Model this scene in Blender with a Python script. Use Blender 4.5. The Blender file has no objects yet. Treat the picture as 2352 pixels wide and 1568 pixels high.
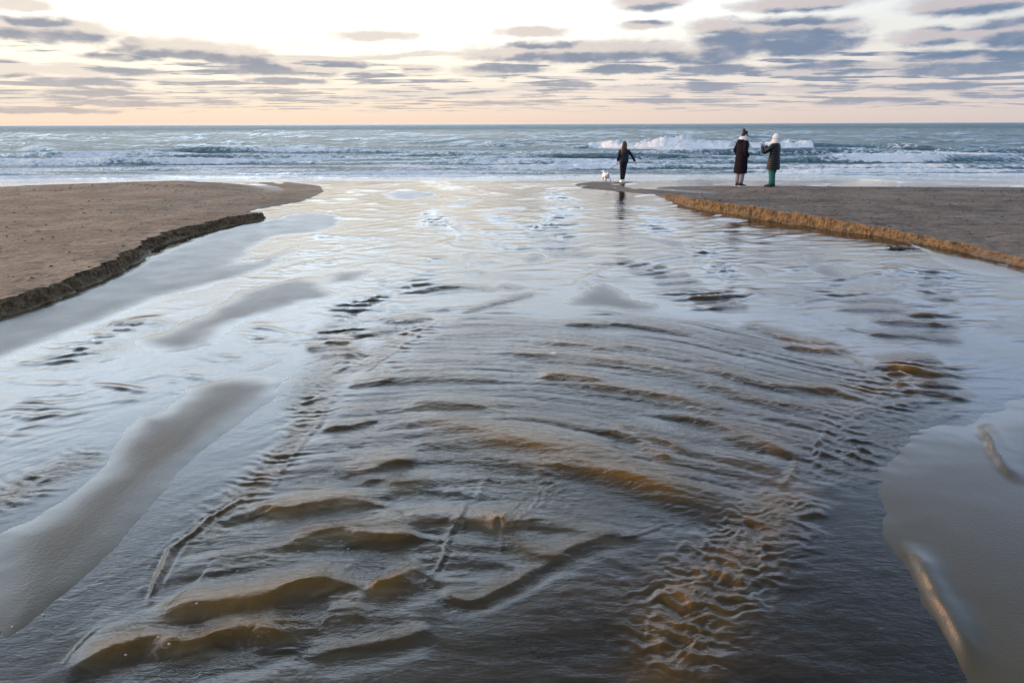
import bpy, bmesh, math, random
import numpy as np
from mathutils import Vector, Matrix, Euler

sc = bpy.context.scene
COL = sc.collection
R = math.radians
random.seed(4)

# ---------------------------------------------------------------- camera
CAM_H = 2.0
FPX, CX, CY = 1568.0, 1176.0, 784.0          # 24 mm lens, ground measured on a 2352 x 1568 frame
PITCH, ROLL = math.atan((784 - 284.5) / 1568.0), math.atan(7.0 / 2352.0)
cd = bpy.data.cameras.new('camera')
cd.sensor_width = 36.0
cd.lens = 24.0
cd.clip_start = 0.05
cd.clip_end = 40000
cam = bpy.data.objects.new('camera', cd)
COL.objects.link(cam)
CAM_M = Matrix.Rotation(math.pi / 2 - PITCH, 3, 'X') @ Matrix.Rotation(-ROLL, 3, 'Z')
cam.matrix_world = Matrix.Translation((0, 0, CAM_H)) @ CAM_M.to_4x4()
sc.camera = cam

# ---------------------------------------------------------------- sun
SUN_AZ, SUN_EL = R(-74), R(6.5)              # azimuth from +Y (view), negative = left
sun_dir = Vector((math.sin(SUN_AZ) * math.cos(SUN_EL), math.cos(SUN_AZ) * math.cos(SUN_EL), math.sin(SUN_EL)))
sl = bpy.data.lights.new('sun', 'SUN')
sl.energy = 4.7
sl.angle = R(0.9)
sl.color = (1.0, 0.52, 0.20)
so = bpy.data.objects.new('sun', sl)
COL.objects.link(so)
so.rotation_euler = (-sun_dir).to_track_quat('-Z', 'Y').to_euler()

sc.view_settings.view_transform = 'Standard'
sc.view_settings.look = 'None'
sc.view_settings.exposure = 0.0
sc.view_settings.gamma = 1.0
sc.view_settings.use_curve_mapping = False
sc.cycles.use_denoising = True
sc.cycles.max_bounces = 8
sc.cycles.transparent_max_bounces = 8
sc.cycles.caustics_reflective = False
sc.cycles.caustics_refractive = False
sc.cycles.sample_clamp_indirect = 4.0


def ray(u, v):
    d = CAM_M @ Vector(((u - CX) / FPX, -(v - CY) / FPX, -1.0))
    return d.normalized()


def at(u, v, z=0.0):
    d = ray(u, v)
    t = (z - CAM_H) / d.z
    return Vector((d.x * t, d.y * t, z))


# ---------------------------------------------------------------- node helper
class NT:
    def __init__(self, tree):
        self.t = tree
        self.n = tree.nodes
        self.l = tree.links

    def new(self, typ, **kw):
        nd = self.n.new(typ)
        for k, v in kw.items():
            setattr(nd, k, v)
        return nd

    def put(self, sock, v):
        if isinstance(v, bpy.types.NodeSocket):
            self.l.new(v, sock)
        elif v is not None:
            if isinstance(v, (tuple, list)) and len(v) == 3 and sock.type == 'RGBA':
                v = (*v, 1.0)
            sock.default_value = v

    def math(self, op, a, b=None, c=None, clamp=False):
        nd = self.new('ShaderNodeMath', operation=op, use_clamp=clamp)
        for i, v in enumerate((a, b, c)):
            self.put(nd.inputs[i], v)
        return nd.outputs[0]

    def vmath(self, op, a, b=None, out=0):
        nd = self.new('ShaderNodeVectorMath', operation=op)
        self.put(nd.inputs[0], a)
        if b is not None:
            self.put(nd.inputs[3 if op == 'SCALE' else 1], b)
        return nd.outputs[out]

    def mix(self, f, a, b, blend='MIX'):
        nd = self.new('ShaderNodeMix', data_type='RGBA', blend_type=blend)
        self.put(nd.inputs[0], f)
        self.put(nd.inputs[6], a)
        self.put(nd.inputs[7], b)
        return nd.outputs[2]

    def maprange(self, v, a, b, c=0.0, d=1.0, smooth=True):
        nd = self.new('ShaderNodeMapRange', interpolation_type='SMOOTHSTEP' if smooth else 'LINEAR')
        self.put(nd.inputs[0], v)
        for i, x in enumerate((a, b, c, d)):
            self.put(nd.inputs[i + 1], x)
        return nd.outputs[0]

    def noise(self, vec, scale, detail=3.0, rough=0.55, color=False, dist=0.0):
        nd = self.new('ShaderNodeTexNoise')
        self.put(nd.inputs['Vector'], vec)
        nd.inputs['Scale'].default_value = scale
        nd.inputs['Detail'].default_value = detail
        nd.inputs['Roughness'].default_value = rough
        nd.inputs['Distortion'].default_value = dist
        return nd.outputs[1 if color else 0]

    def ramp(self, f, stops):
        nd = self.new('ShaderNodeValToRGB')
        self.put(nd.inputs[0], f)
        e = nd.color_ramp.elements
        while len(e) < len(stops):
            e.new(0.5)
        for el, (p, c) in zip(e, stops):
            el.position = p
            el.color = (*c, 1.0)
        return nd.outputs[0]


# ---------------------------------------------------------------- world: sunset sky with stratocumulus
world = bpy.data.worlds.new('World')
sc.world = world
world.use_nodes = True
wt = NT(world.node_tree)
wt.n.clear()
tc = wt.new('ShaderNodeTexCoord')
DIR = wt.vmath('NORMALIZE', tc.outputs['Generated'])
sp = wt.new('ShaderNodeSeparateXYZ')
wt.put(sp.inputs[0], DIR)
DX, DY, DZ = sp.outputs
EL = wt.math('ARCSINE', DZ)
AZ = wt.math('ARCTAN2', DX, DY)
# plane projection of a cloud deck
INV = wt.math('DIVIDE', 1.0, wt.math('ADD', wt.math('MAXIMUM', DZ, 0.0), 0.022))
pl = wt.new('ShaderNodeCombineXYZ')
wt.put(pl.inputs[0], wt.math('MULTIPLY', DX, INV))
wt.put(pl.inputs[1], wt.math('MULTIPLY', DY, INV))
PLANE = pl.outputs[0]
ae = wt.new('ShaderNodeCombineXYZ')
wt.put(ae.inputs[0], AZ)
wt.put(ae.inputs[1], EL)
AE = ae.outputs[0]

# sun-side factor
hx, hy = math.sin(SUN_AZ), math.cos(SUN_AZ)
HL = wt.math('SQRT', wt.math('ADD', wt.math('MULTIPLY', DX, DX), wt.math('ADD', wt.math('MULTIPLY', DY, DY), 1e-5)))
ADOT = wt.math('DIVIDE', wt.math('ADD', wt.math('MULTIPLY', DX, hx), wt.math('MULTIPLY', DY, hy)), HL)
SIDE = wt.maprange(ADOT, -0.35, 0.62)
BACK = wt.maprange(ADOT, -0.2, -0.9)


def deg(a):
    return a / 90.0


S3 = 1.0 / 8.0


def sc3(c):
    return tuple(x * S3 for x in c)


ELN = wt.math('DIVIDE', wt.math('MAXIMUM', EL, 0.0), math.pi / 2)
warm = wt.ramp(ELN, [(deg(0), sc3((1.0, .75, .59))), (deg(1.3), sc3((1.02, .83, .65))), (deg(3.2), sc3((1.10, .98, .82))), (deg(5), sc3((1.3, 1.18, .96))),
                     (deg(9), sc3((1.8, 1.75, 1.62))), (deg(18), sc3((3.6, 4.2, 4.85))), (deg(28), sc3((2.7, 3.3, 4.1))),
                     (deg(37), sc3((1.05, 1.2, 1.38))), (deg(47), sc3((.40, .46, .54))), (deg(90), sc3((.30, .35, .43)))])
cool = wt.ramp(ELN, [(deg(0), sc3((.70, .59, .56))), (deg(1.8), sc3((.76, .675, .635))), (deg(4.5), sc3((.80, .77, .73))),
                     (deg(9), sc3((.76, .83, .87))), (deg(17), sc3((1.5, 1.9, 2.6))), (deg(27), sc3((.75, .98, 1.4))),
                     (deg(37), sc3((.38, .46, .62))), (deg(47), sc3((.27, .32, .42))), (deg(90), sc3((.25, .30, .39)))])
base = wt.mix(SIDE, cool, warm)
base = wt.mix(BACK, base, wt.mix(1.0, base, (0.72, 0.82, 1.0), 'MULTIPLY'))
base = wt.vmath('SCALE', base, 8.0)
sky = wt.new('ShaderNodeTexSky', sky_type='NISHITA', sun_disc=False)
sky.sun_elevation = SUN_EL
sky.sun_rotation = SUN_AZ
sky.air_density = 1.5
sky.dust_density = 2.0
nish = wt.vmath('SCALE', sky.outputs[0], 0.012)
base = wt.vmath('ADD', base, nish)

CLOUDS = [  # centre u, v, half width, half height, strength (measured on the 2352 x 1568 frame)
    (90, 68, 200, 30, 1.05), (10, 155, 90, 16, 1), (210, 163, 200, 13, 1), (420, 114, 190, 27, 1.05), (560, 134, 120, 18, 1.05),
    (270, 130, 100, 11, .9), (650, 158, 190, 18, 1), (862, 83, 115, 14, 1), (180, 188, 140, 12, 1), (965, 158, 60, 12, 1),
    (800, 150, 80, 11, .9), (1340, 120, 300, 28, 1.08), (1180, 125, 150, 20, 1), (1610, 132, 120, 22, 1), (1150, 160, 130, 15, 1),
    (1800, 70, 200, 30, 1.05), (1690, 100, 130, 30, 1.0), (1860, 104, 150, 26, 1.05), (1650, 62, 90, 22, .85), (1220, 74, 95, 14, 1), (1480, 58, 70, 13, .9),
    (1440, 159, 125, 14, 1), (1640, 162, 130, 15, 1), (1900, 157, 180, 17, 1.05), (2230, 137, 230, 22, 1.08), (2150, 85, 110, 22, 1),
    (2330, 75, 130, 32, 1.05), (2220, 161, 190, 14, 1), (1490, 4, 110, 22, 1), (1830, 8, 170, 20, 1), (2240, 8, 170, 24, 1.05),
    (40, 8, 90, 16, 1), (1270, 200, 125, 11, 1), (1480, 203, 130, 11, 1), (1680, 206, 120, 12, 1), (1880, 203, 130, 11, 1),
    (2130, 199, 150, 11, 1), (650, 186, 110, 10, 1), (400, 187, 60, 9, .95), (1000, 213, 200, 12, 1), (560, 208, 160, 9, 1),
    (240, 212, 160, 10, 1), (40, 225, 160, 12, .95), (330, 235, 260, 10, 1), (750, 228, 220, 9, .95), (1180, 236, 160, 7, .9),
    (1560, 232, 170, 7, .9), (2000, 232, 170, 7, .9), (100, 254, 240, 8, .9), (2290, 215, 110, 10, 1),
]
grp = bpy.data.node_groups.new('cloud_field', 'ShaderNodeTree')
grp.interface.new_socket('AE', in_out='INPUT', socket_type='NodeSocketVector')
grp.interface.new_socket('Plane', in_out='INPUT', socket_type='NodeSocketVector')
grp.interface.new_socket('Density', in_out='OUTPUT', socket_type='NodeSocketFloat')
g = NT(grp)
gi = g.new('NodeGroupInput')
go = g.new('NodeGroupOutput')
gel = g.new('ShaderNodeSeparateXYZ')
g.put(gel.inputs[0], gi.outputs[0])
sq = g.vmath('MULTIPLY', gi.outputs[0], (22.0, 60.0, 1.0))
d1 = g.noise(sq, 1.0, 4, 0.6, color=True)
d1 = g.vmath('SUBTRACT', d1, (0.5, 0.5, 0.5))
d1 = g.vmath('MULTIPLY', d1, (0.035, 0.010, 0.0))
wp = g.vmath('ADD', gi.outputs[0], d1)
acc = None
for (u, v, hw, hh, s) in CLOUDS:
    d = ray(u, v)
    a, e = math.atan2(d.x, d.y), math.asin(d.z)
    k = math.cos(a) ** 2 * 0.6 + 0.4
    mp = g.new('ShaderNodeMapping')
    g.put(mp.inputs[0], wp)
    sx, sy = FPX / (hw * 1.12 * k), FPX / (hh * 1.12)
    mp.inputs['Location'].default_value = (-a * sx, -e * sy, 0)
    mp.inputs['Scale'].default_value = (sx, sy, 0)
    gr = g.new('ShaderNodeTexGradient', gradient_type='SPHERICAL')
    g.put(gr.inputs[0], mp.outputs[0])
    o = gr.outputs[1] if s == 1 else g.math('MULTIPLY', gr.outputs[1], s)
    acc = o if acc is None else g.math('MAXIMUM', acc, o)
# thin far strips low over the sea
n2 = g.noise(g.vmath('MULTIPLY', gi.outputs[1], (0.62, 1.0, 1.0)), 1.05, 4, 0.5)
low = g.math('MULTIPLY', g.maprange(n2, 0.46, 0.60), g.math('MULTIPLY', g.maprange(gel.outputs[1], 0.010, 0.022), g.maprange(gel.outputs[1], 0.075, 0.115, 1.0, 0.0)))
acc = g.math('MAXIMUM', acc, g.math('MULTIPLY', low, 0.62))
nd_ = g.noise(g.vmath('MULTIPLY', gi.outputs[0], (34.0, 76.0, 1.0)), 1.0, 5, 0.55)
acc = g.math('ADD', acc, g.math('MULTIPLY', g.math('SUBTRACT', nd_, 0.5), g.math('MULTIPLY', g.maprange(acc, 0.0, 0.15), 0.6)))
acc = g.maprange(acc, 0.06, 0.56)
g.put(go.inputs[0], acc)


def field(ae_v, pl_v):
    nd = wt.new('ShaderNodeGroup', node_tree=grp)
    wt.put(nd.inputs[0], ae_v)
    wt.put(nd.inputs[1], pl_v)
    return nd.outputs[0]


PUFF = wt.noise(wt.vmath('MULTIPLY', AE, (26.0, 60.0, 1.0)), 1.0, 5, 0.6)


def shade(den, den2):
    lit = wt.math('MULTIPLY', wt.maprange(wt.math('SUBTRACT', den, den2), 0.05, 1.0), 0.72)   # > 0 on the upper left rims
    core = wt.mix(SIDE, (.165, .24, .37), (.33, .35, .41))
    edge = wt.mix(SIDE, (.44, .44, .52), (.66, .59, .58))
    body = wt.mix(wt.maprange(wt.math('ADD', den, wt.math('MULTIPLY', wt.math('SUBTRACT', PUFF, .5), 1.7)), 0.2, 1.15), edge, core)
    rim = wt.mix(SIDE, (.74, .655, .64), (1.05, .92, .78))
    c = wt.mix(lit, body, rim)
    c = wt.mix(wt.maprange(EL, 0.16, 0.40), c, wt.vmath('SCALE', base, 0.7))
    c = wt.mix(wt.maprange(EL, 0.0, 0.075, 0.45, 0.0, smooth=False), c, base)
    alpha = wt.math('MULTIPLY', wt.math('POWER', den, 1.0), 0.97)
    b_ = wt.new('ShaderNodeBackground')
    wt.put(b_.inputs[0], wt.mix(alpha, base, c))
    return b_.outputs[0]


# the traced part of the deck and, past it, the same deck going on overhead and all round
near_bg = shade(field(AE, PLANE), field(wt.vmath('ADD', AE, (-0.012, 0.0145, 0.0)), wt.vmath('ADD', PLANE, (-0.15, -0.55, 0.0))))


def deck(p):
    w = wt.maprange(wt.noise(p, 0.55, 4, 0.55), 0.44, 0.74)
    return wt.math('MULTIPLY', w, wt.maprange(EL, 0.45, 0.9, 1.0, 0.35))


far_bg = shade(deck(PLANE), deck(wt.vmath('ADD', PLANE, (-0.25, -0.1, 0.0))))
sel = wt.math('MAXIMUM', wt.maprange(wt.math('ABSOLUTE', AZ), 0.70, 0.78), wt.maprange(EL, 0.16, 0.20))
# below the horizon: the same colour as the horizon, dimmed (sea covers it)
ms = wt.new('ShaderNodeMixShader')
wt.put(ms.inputs[0], sel)
wt.l.new(near_bg, ms.inputs[1])
wt.l.new(far_bg, ms.inputs[2])
wo = wt.new('ShaderNodeOutputWorld')
wt.l.new(ms.outputs[0], wo.inputs[0])
world.cycles.sampling_method = 'MANUAL'
world.cycles.sample_map_resolution = 1024

#@@STRUCTURE@@
# ================================================================= numeric helpers
_rng = np.random.RandomState(11)
_PERM = _rng.permutation(4096).astype(np.int64)
_GA = _rng.rand(4096) * 2 * np.pi
_GX, _GY = np.cos(_GA), np.sin(_GA)


def pn(x, y, seed=0):
    """gradient noise, about -0.7 .. 0.7"""
    x0 = np.floor(x)
    y0 = np.floor(y)
    fx, fy = x - x0, y - y0
    xi, yi = x0.astype(np.int64), y0.astype(np.int64)

    def gdot(ix, iy, dx, dy):
        h = _PERM[(_PERM[(ix + seed * 131) & 4095] + iy) & 4095]
        return _GX[h] * dx + _GY[h] * dy
    u = fx * fx * fx * (fx * (fx * 6 - 15) + 10)
    v = fy * fy * fy * (fy * (fy * 6 - 15) + 10)
    a = gdot(xi, yi, fx, fy)
    b = gdot(xi + 1, yi, fx - 1, fy)
    c = gdot(xi, yi + 1, fx, fy - 1)
    d = gdot(xi + 1, yi + 1, fx - 1, fy - 1)
    return (a + (b - a) * u) + ((c + (d - c) * u) - (a + (b - a) * u)) * v


def fbm(x, y, octv=4, seed=0, gain=0.5, lac=2.03):
    s, a = 0.0, 1.0
    for i in range(octv):
        s = s + a * pn(x, y, seed + i)
        x, y = x * lac + 3.1, y * lac + 7.7
        a *= gain
    return s


def sst(a, b, x):
    t = np.clip((x - a) / (b - a), 0, 1)
    return t * t * (3 - 2 * t)


def W(pts, z=0.0):
    return np.array([[*at(u, v, z)[:2]] for u, v in pts])


def catmull(P, n=6):
    P = np.asarray(P, float)
    if len(P) < 3:
        return P
    Q = np.vstack([2 * P[0] - P[1], P, 2 * P[-1] - P[-2]])
    out = []
    for i in range(1, len(Q) - 2):
        for k in range(n):
            t = k / n
            out.append(0.5 * ((2 * Q[i]) + (-Q[i - 1] + Q[i + 1]) * t + (2 * Q[i - 1] - 5 * Q[i] + 4 * Q[i + 1] - Q[i + 2]) * t * t
                              + (-Q[i - 1] + 3 * Q[i] - 3 * Q[i + 1] + Q[i + 2]) * t ** 3))
    out.append(P[-1])
    return np.array(out)


def poly_dist(P, X, Y, reach):
    """nearest signed distance to polyline, arc length there, total length; only where within reach"""
    lo, hi = P.min(0) - reach, P.max(0) + reach
    idx = np.nonzero((X > lo[0]) & (X < hi[0]) & (Y > lo[1]) & (Y < hi[1]))[0]
    x, y = X[idx], Y[idx]
    best = np.full(len(idx), 1e9)
    sg = np.zeros(len(idx))
    al = np.zeros(len(idx))
    L = 0.0
    for i in range(len(P) - 1):
        a, b = P[i], P[i + 1]
        d = b - a
        ln = math.hypot(*d) + 1e-9
        t = np.clip(((x - a[0]) * d[0] + (y - a[1]) * d[1]) / ln ** 2, 0, 1)
        qx, qy = x - a[0] - t * d[0], y - a[1] - t * d[1]
        dd = np.hypot(qx, qy)
        cr = d[0] * qy - d[1] * qx
        m = dd < best
        best[m] = dd[m]
        sg[m] = np.sign(cr[m])
        al[m] = L + t[m] * ln
        L += ln
    return idx, best * np.where(sg == 0, 1, sg), al, L


def poly_sdf(P, X, Y, reach):
    """signed distance to a closed polygon, positive inside"""
    lo, hi = P.min(0) - reach, P.max(0) + reach
    idx = np.nonzero((X > lo[0]) & (X < hi[0]) & (Y > lo[1]) & (Y < hi[1]))[0]
    x, y = X[idx], Y[idx]
    best = np.full(len(idx), 1e9)
    inside = np.zeros(len(idx), bool)
    n = len(P)
    for i in range(n):
        a, b = P[i], P[(i + 1) % n]
        d = b - a
        ln2 = d @ d + 1e-12
        t = np.clip(((x - a[0]) * d[0] + (y - a[1]) * d[1]) / ln2, 0, 1)
        best = np.minimum(best, np.hypot(x - a[0] - t * d[0], y - a[1] - t * d[1]))
        c = (a[1] > y) != (b[1] > y)
        xx = a[0] + (y - a[1]) / (d[1] if abs(d[1]) > 1e-9 else 1e-9) * d[0]
        inside ^= c & (x < xx)
    return idx, np.where(inside, best, -best)


def grid_obj(name, X, Y, Z, mat, attrs=None, keep=None, flip=False):
    """one mesh object from row x column arrays"""
    nr, nc = X.shape
    co = np.stack([X, Y, Z], -1).reshape(-1, 3).astype(np.float32)
    i = np.arange(nr * nc).reshape(nr, nc)
    q = np.stack([i[:-1, :-1], i[:-1, 1:], i[1:, 1:], i[1:, :-1]], -1).reshape(-1, 4)
    if flip:
        q = q[:, ::-1]
    if keep is not None:
        kf = (keep[:-1, :-1] & keep[:-1, 1:] & keep[1:, 1:] & keep[1:, :-1]).reshape(-1)
        q = q[kf]
    me = bpy.data.meshes.new(name)
    me.vertices.add(len(co))
    me.vertices.foreach_set('co', co.ravel())
    me.loops.add(q.size)
    me.loops.foreach_set('vertex_index', q.ravel().astype(np.int32))
    me.polygons.add(len(q))
    me.polygons.foreach_set('loop_start', np.arange(0, q.size, 4, dtype=np.int32))
    me.polygons.foreach_set('use_smooth', np.ones(len(q), bool))
    for k, v in (attrs or {}).items():
        a = me.attributes.new(k, 'FLOAT', 'POINT')
        a.data.foreach_set('value', v.ravel().astype(np.float32))
    me.update()
    me.validate()
    me.materials.append(mat)
    o = bpy.data.objects.new(name, me)
    COL.objects.link(o)
    return o


def rows_geo(r0, r1, k):
    n = int(math.log(r1 / r0) / k)
    return r0 * np.exp(np.linspace(0, math.log(r1 / r0), n))


# ================================================================= materials of the setting
def new_mat(name):
    m = bpy.data.materials.new(name)
    m.use_nodes = True
    t = NT(m.node_tree)
    t.n.clear()
    out = t.new('ShaderNodeOutputMaterial')
    return m, t, out


def attr(t, name):
    return t.new('ShaderNodeAttribute', attribute_name=name).outputs['Fac']


def bump(t, h, strength, dist, normal=None):
    b = t.new('ShaderNodeBump')
    t.put(b.inputs['Height'], h)
    t.put(b.inputs['Strength'], strength)
    t.put(b.inputs['Distance'], dist)
    if normal is not None:
        t.l.new(normal, b.inputs['Normal'])
    return b.outputs[0]


def principled(t, out, **kw):
    p = t.new('ShaderNodeBsdfPrincipled')
    for k, v in kw.items():
        t.put(p.inputs[k], v)
    t.l.new(p.outputs[0], out.inputs[0])
    return p


# wet sand of the stream bed and its bars
M_WET, t, out = new_mat('wet_sand')
geo = t.new('ShaderNodeNewGeometry').outputs['Position']
wet = attr(t, 'wet')
big = t.noise(geo, 0.9, 4, 0.6)
fine = t.noise(geo, 240.0, 2, 0.7)
c1 = t.mix(big, (.042, .037, .022), (.074, .062, .038))
c1 = t.mix(t.maprange(fine, .35, .7), t.vmath('SCALE', c1, 0.8), c1)
stk = t.new('ShaderNodeMapping')
t.put(stk.inputs[0], geo)
stk.inputs['Rotation'].default_value = (0, 0, R(-38))
stk.inputs['Scale'].default_value = (9.0, 1.0, 1.0)
sn = t.noise(stk.outputs[0], 1.6, 5, .62)
c1 = t.mix(wet, t.mix(sn, (.088, .077, .064), (.125, .109, .091)), c1)
c1 = t.mix(t.maprange(wet, .20, .62), (.25, .165, .095), c1)  # orange at low wetness: sunlight on the ridge flanks painted into the colour
rel = t.math('ADD', t.math('MULTIPLY', t.noise(geo, 70.0, 3, 0.6), 0.7), t.math('MULTIPLY', sn, .35))
nrm = bump(t, rel, t.maprange(wet, 0.4, 1.0, 0.8, 0.04), 0.008)
fr = t.new('ShaderNodeFresnel')
fr.inputs[0].default_value = 1.36
t.l.new(nrm, fr.inputs[1])
df = t.new('ShaderNodeBsdfDiffuse')
t.put(df.inputs[0], c1)
t.l.new(nrm, df.inputs['Normal'])
gl = t.new('ShaderNodeBsdfGlossy')
t.put(gl.inputs['Color'], (1.0, 1.0, 1.0))
t.put(gl.inputs['Roughness'], t.maprange(wet, .4, 1, .50, .10))
t.l.new(nrm, gl.inputs['Normal'])
m3 = t.new('ShaderNodeMixShader')
t.put(m3.inputs[0], t.math('MULTIPLY', fr.outputs[0], t.maprange(wet, .4, 1, .36, .94)))
t.l.new(df.outputs[0], m3.inputs[1])
t.l.new(gl.outputs[0], m3.inputs[2])
t.l.new(m3.outputs[0], out.inputs[0])

# stream water: clear film over sand turning to amber, silty water with depth
M_STREAM, t, out = new_mat('stream_water')
geo = t.new('ShaderNodeNewGeometry').outputs['Position']
chop = attr(t, 'chop')
depth = attr(t, 'depth')
flow = t.vmath('MULTIPLY', geo, (1.0, 2.1, 1.0))
w1 = t.noise(flow, 12.0, 4, .62, dist=0.6)
w2 = t.noise(flow, 46.0, 3, .6, dist=0.4)
hh_ = t.math('ADD', t.math('MULTIPLY', w1, 1.0), t.math('MULTIPLY', w2, 0.35))
nrm = bump(t, hh_, t.maprange(chop, 0, 1, 0.02, 1.0, smooth=False), 0.024)
fr = t.new('ShaderNodeFresnel')
fr.inputs[0].default_value = 1.36
t.l.new(nrm, fr.inputs[1])
silt = t.maprange(depth, .026, .095)
tr = t.new('ShaderNodeBsdfTransparent')
t.put(tr.inputs[0], (.93, .88, .76))
df = t.new('ShaderNodeBsdfDiffuse')
t.put(df.inputs[0], (.155, .076, .008))
t.l.new(nrm, df.inputs['Normal'])
tl = t.new('ShaderNodeBsdfTranslucent')
t.put(tl.inputs[0], (.36, .16, .02))
t.l.new(nrm, tl.inputs['Normal'])
m1 = t.new('ShaderNodeMixShader')
m1.inputs[0].default_value = 0.25
t.l.new(df.outputs[0], m1.inputs[1])
t.l.new(tl.outputs[0], m1.inputs[2])
m2 = t.new('ShaderNodeMixShader')
t.put(m2.inputs[0], t.math('MULTIPLY', silt, .9))
t.l.new(tr.outputs[0], m2.inputs[1])
t.l.new(m1.outputs[0], m2.inputs[2])
gl = t.new('ShaderNodeBsdfGlossy')
gl.inputs['Roughness'].default_value = 0.06
t.put(gl.inputs['Color'], (1.0, 1.0, 1.0))
t.l.new(nrm, gl.inputs['Normal'])
m3 = t.new('ShaderNodeMixShader')
t.l.new(fr.outputs[0], m3.inputs[0])
t.l.new(m2.outputs[0], m3.inputs[1])
t.l.new(gl.outputs[0], m3.inputs[2])
t.l.new(m3.outputs[0], out.inputs[0])

# dry and damp beach sand, scarps
M_BEACH, t, out = new_mat('beach_sand')
geo = t.new('ShaderNodeNewGeometry').outputs['Position']
wet = attr(t, 'wet')
face = attr(t, 'face')
tone = attr(t, 'tone')  # sunlit left bank, unlit right one put into the colour; left also drier
big = t.noise(geo, 0.7, 5, 0.6)
mid = t.noise(t.vmath('MULTIPLY', geo, (1.0, 1.0, 1.0)), 14.0, 4, .65)
fine = t.noise(geo, 160.0, 2, .7)
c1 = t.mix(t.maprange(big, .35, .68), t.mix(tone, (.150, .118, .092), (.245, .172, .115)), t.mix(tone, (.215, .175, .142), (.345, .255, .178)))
c1 = t.mix(t.maprange(mid, .42, .75), c1, t.vmath('SCALE', c1, .66))
c1 = t.mix(t.maprange(fine, .35, .75), c1, t.vmath('SCALE', c1, .78))
sm = t.noise(t.vmath('MULTIPLY', geo, (.8, 2.2, 1.0)), 2.3, 5, .65)
c1 = t.mix(t.maprange(sm, .48, .66), c1, t.vmath('SCALE', c1, .70))
c1 = t.mix(face, c1, t.mix(t.maprange(t.noise(t.vmath('MULTIPLY', geo, (1.0, 1.0, .35)), 22.0, 4, .65), .3, .7), (.060, .042, .023), (.225, .150, .080)))
c1 = t.mix(t.math('MULTIPLY', wet, .8), c1, t.vmath('SCALE', c1, .52))
vo = t.new('ShaderNodeTexVoronoi', feature='SMOOTH_F1')
t.put(vo.inputs['Vector'], t.vmath('ADD', geo, t.vmath('SCALE', t.noise(geo, 3.0, 2, .5, color=True), .35)))
vo.inputs['Scale'].default_value = 3.4
pit = t.maprange(vo.outputs[0], .05, .34)
c1 = t.mix(t.math('MULTIPLY', t.math('SUBTRACT', 1.0, pit), .35), c1, t.vmath('SCALE', c1, .6))
rel = t.math('ADD', t.math('MULTIPLY', t.noise(geo, 60.0, 4, .6), 0.5), t.math('MULTIPLY', t.noise(geo, 12.0, 4, .6), 1.3))
rel = t.math('ADD', rel, t.math('MULTIPLY', pit, .9))
nrm = bump(t, rel, t.maprange(wet, 0, 1, 1.0, .10), 0.03)
principled(t, out, **{'Base Color': c1, 'Roughness': t.maprange(wet, 0, 1, .88, .35), 'IOR': 1.36, 'Specular IOR Level': .25, 'Normal': nrm})

# sea
M_SEA, t, out = new_mat('sea_water')
geo = t.new('ShaderNodeNewGeometry').outputs['Position']
foam = attr(t, 'foam')
st = t.vmath('MULTIPLY', geo, (1.0, 1.9, 1.0))
w1 = t.noise(st, 1.3, 5, .62, dist=.5)
w2 = t.noise(st, 7.0, 4, .6, dist=.4)
nrm = bump(t, t.math('ADD', w1, t.math('MULTIPLY', w2, .25)), attr(t, 'rough'), 0.35)
fn = t.noise(t.vmath('MULTIPLY', geo, (1.0, 1.6, 1.6)), 3.2, 6, .68)
ff = t.maprange(t.math('ADD', foam, t.math('MULTIPLY', t.math('SUBTRACT', fn, .5), 1.25)), .34, .60)
fr = t.new('ShaderNodeFresnel')
fr.inputs[0].default_value = 1.34
t.l.new(nrm, fr.inputs[1])
df = t.new('ShaderNodeBsdfDiffuse')
t.put(df.inputs[0], (.028, .078, .092))
gl = t.new('ShaderNodeBsdfGlossy')
t.put(gl.inputs['Roughness'], t.maprange(attr(t, 'rough'), 1.0, 2.5, .10, .34))
t.put(gl.inputs['Color'], (1.0, 1.0, 1.0))
t.l.new(nrm, gl.inputs['Normal'])
m3 = t.new('ShaderNodeMixShader')
t.put(m3.inputs[0], t.math('MULTIPLY', fr.outputs[0], t.maprange(attr(t, 'rough'), 1.0, 2.5, 1.0, .62)))
t.l.new(df.outputs[0], m3.inputs[1])
t.l.new(gl.outputs[0], m3.inputs[2])
fd = t.new('ShaderNodeBsdfDiffuse')
t.put(fd.inputs[0], (.82, .84, .86))
t.l.new(bump(t, fn, 1.0, .3), fd.inputs['Normal'])
m4 = t.new('ShaderNodeMixShader')
t.put(m4.inputs[0], ff)
t.l.new(m3.outputs[0], m4.inputs[1])
t.l.new(fd.outputs[0], m4.inputs[2])
t.l.new(m4.outputs[0], out.inputs[0])


def structure(o):
    o['kind'] = 'structure'
    return o


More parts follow.
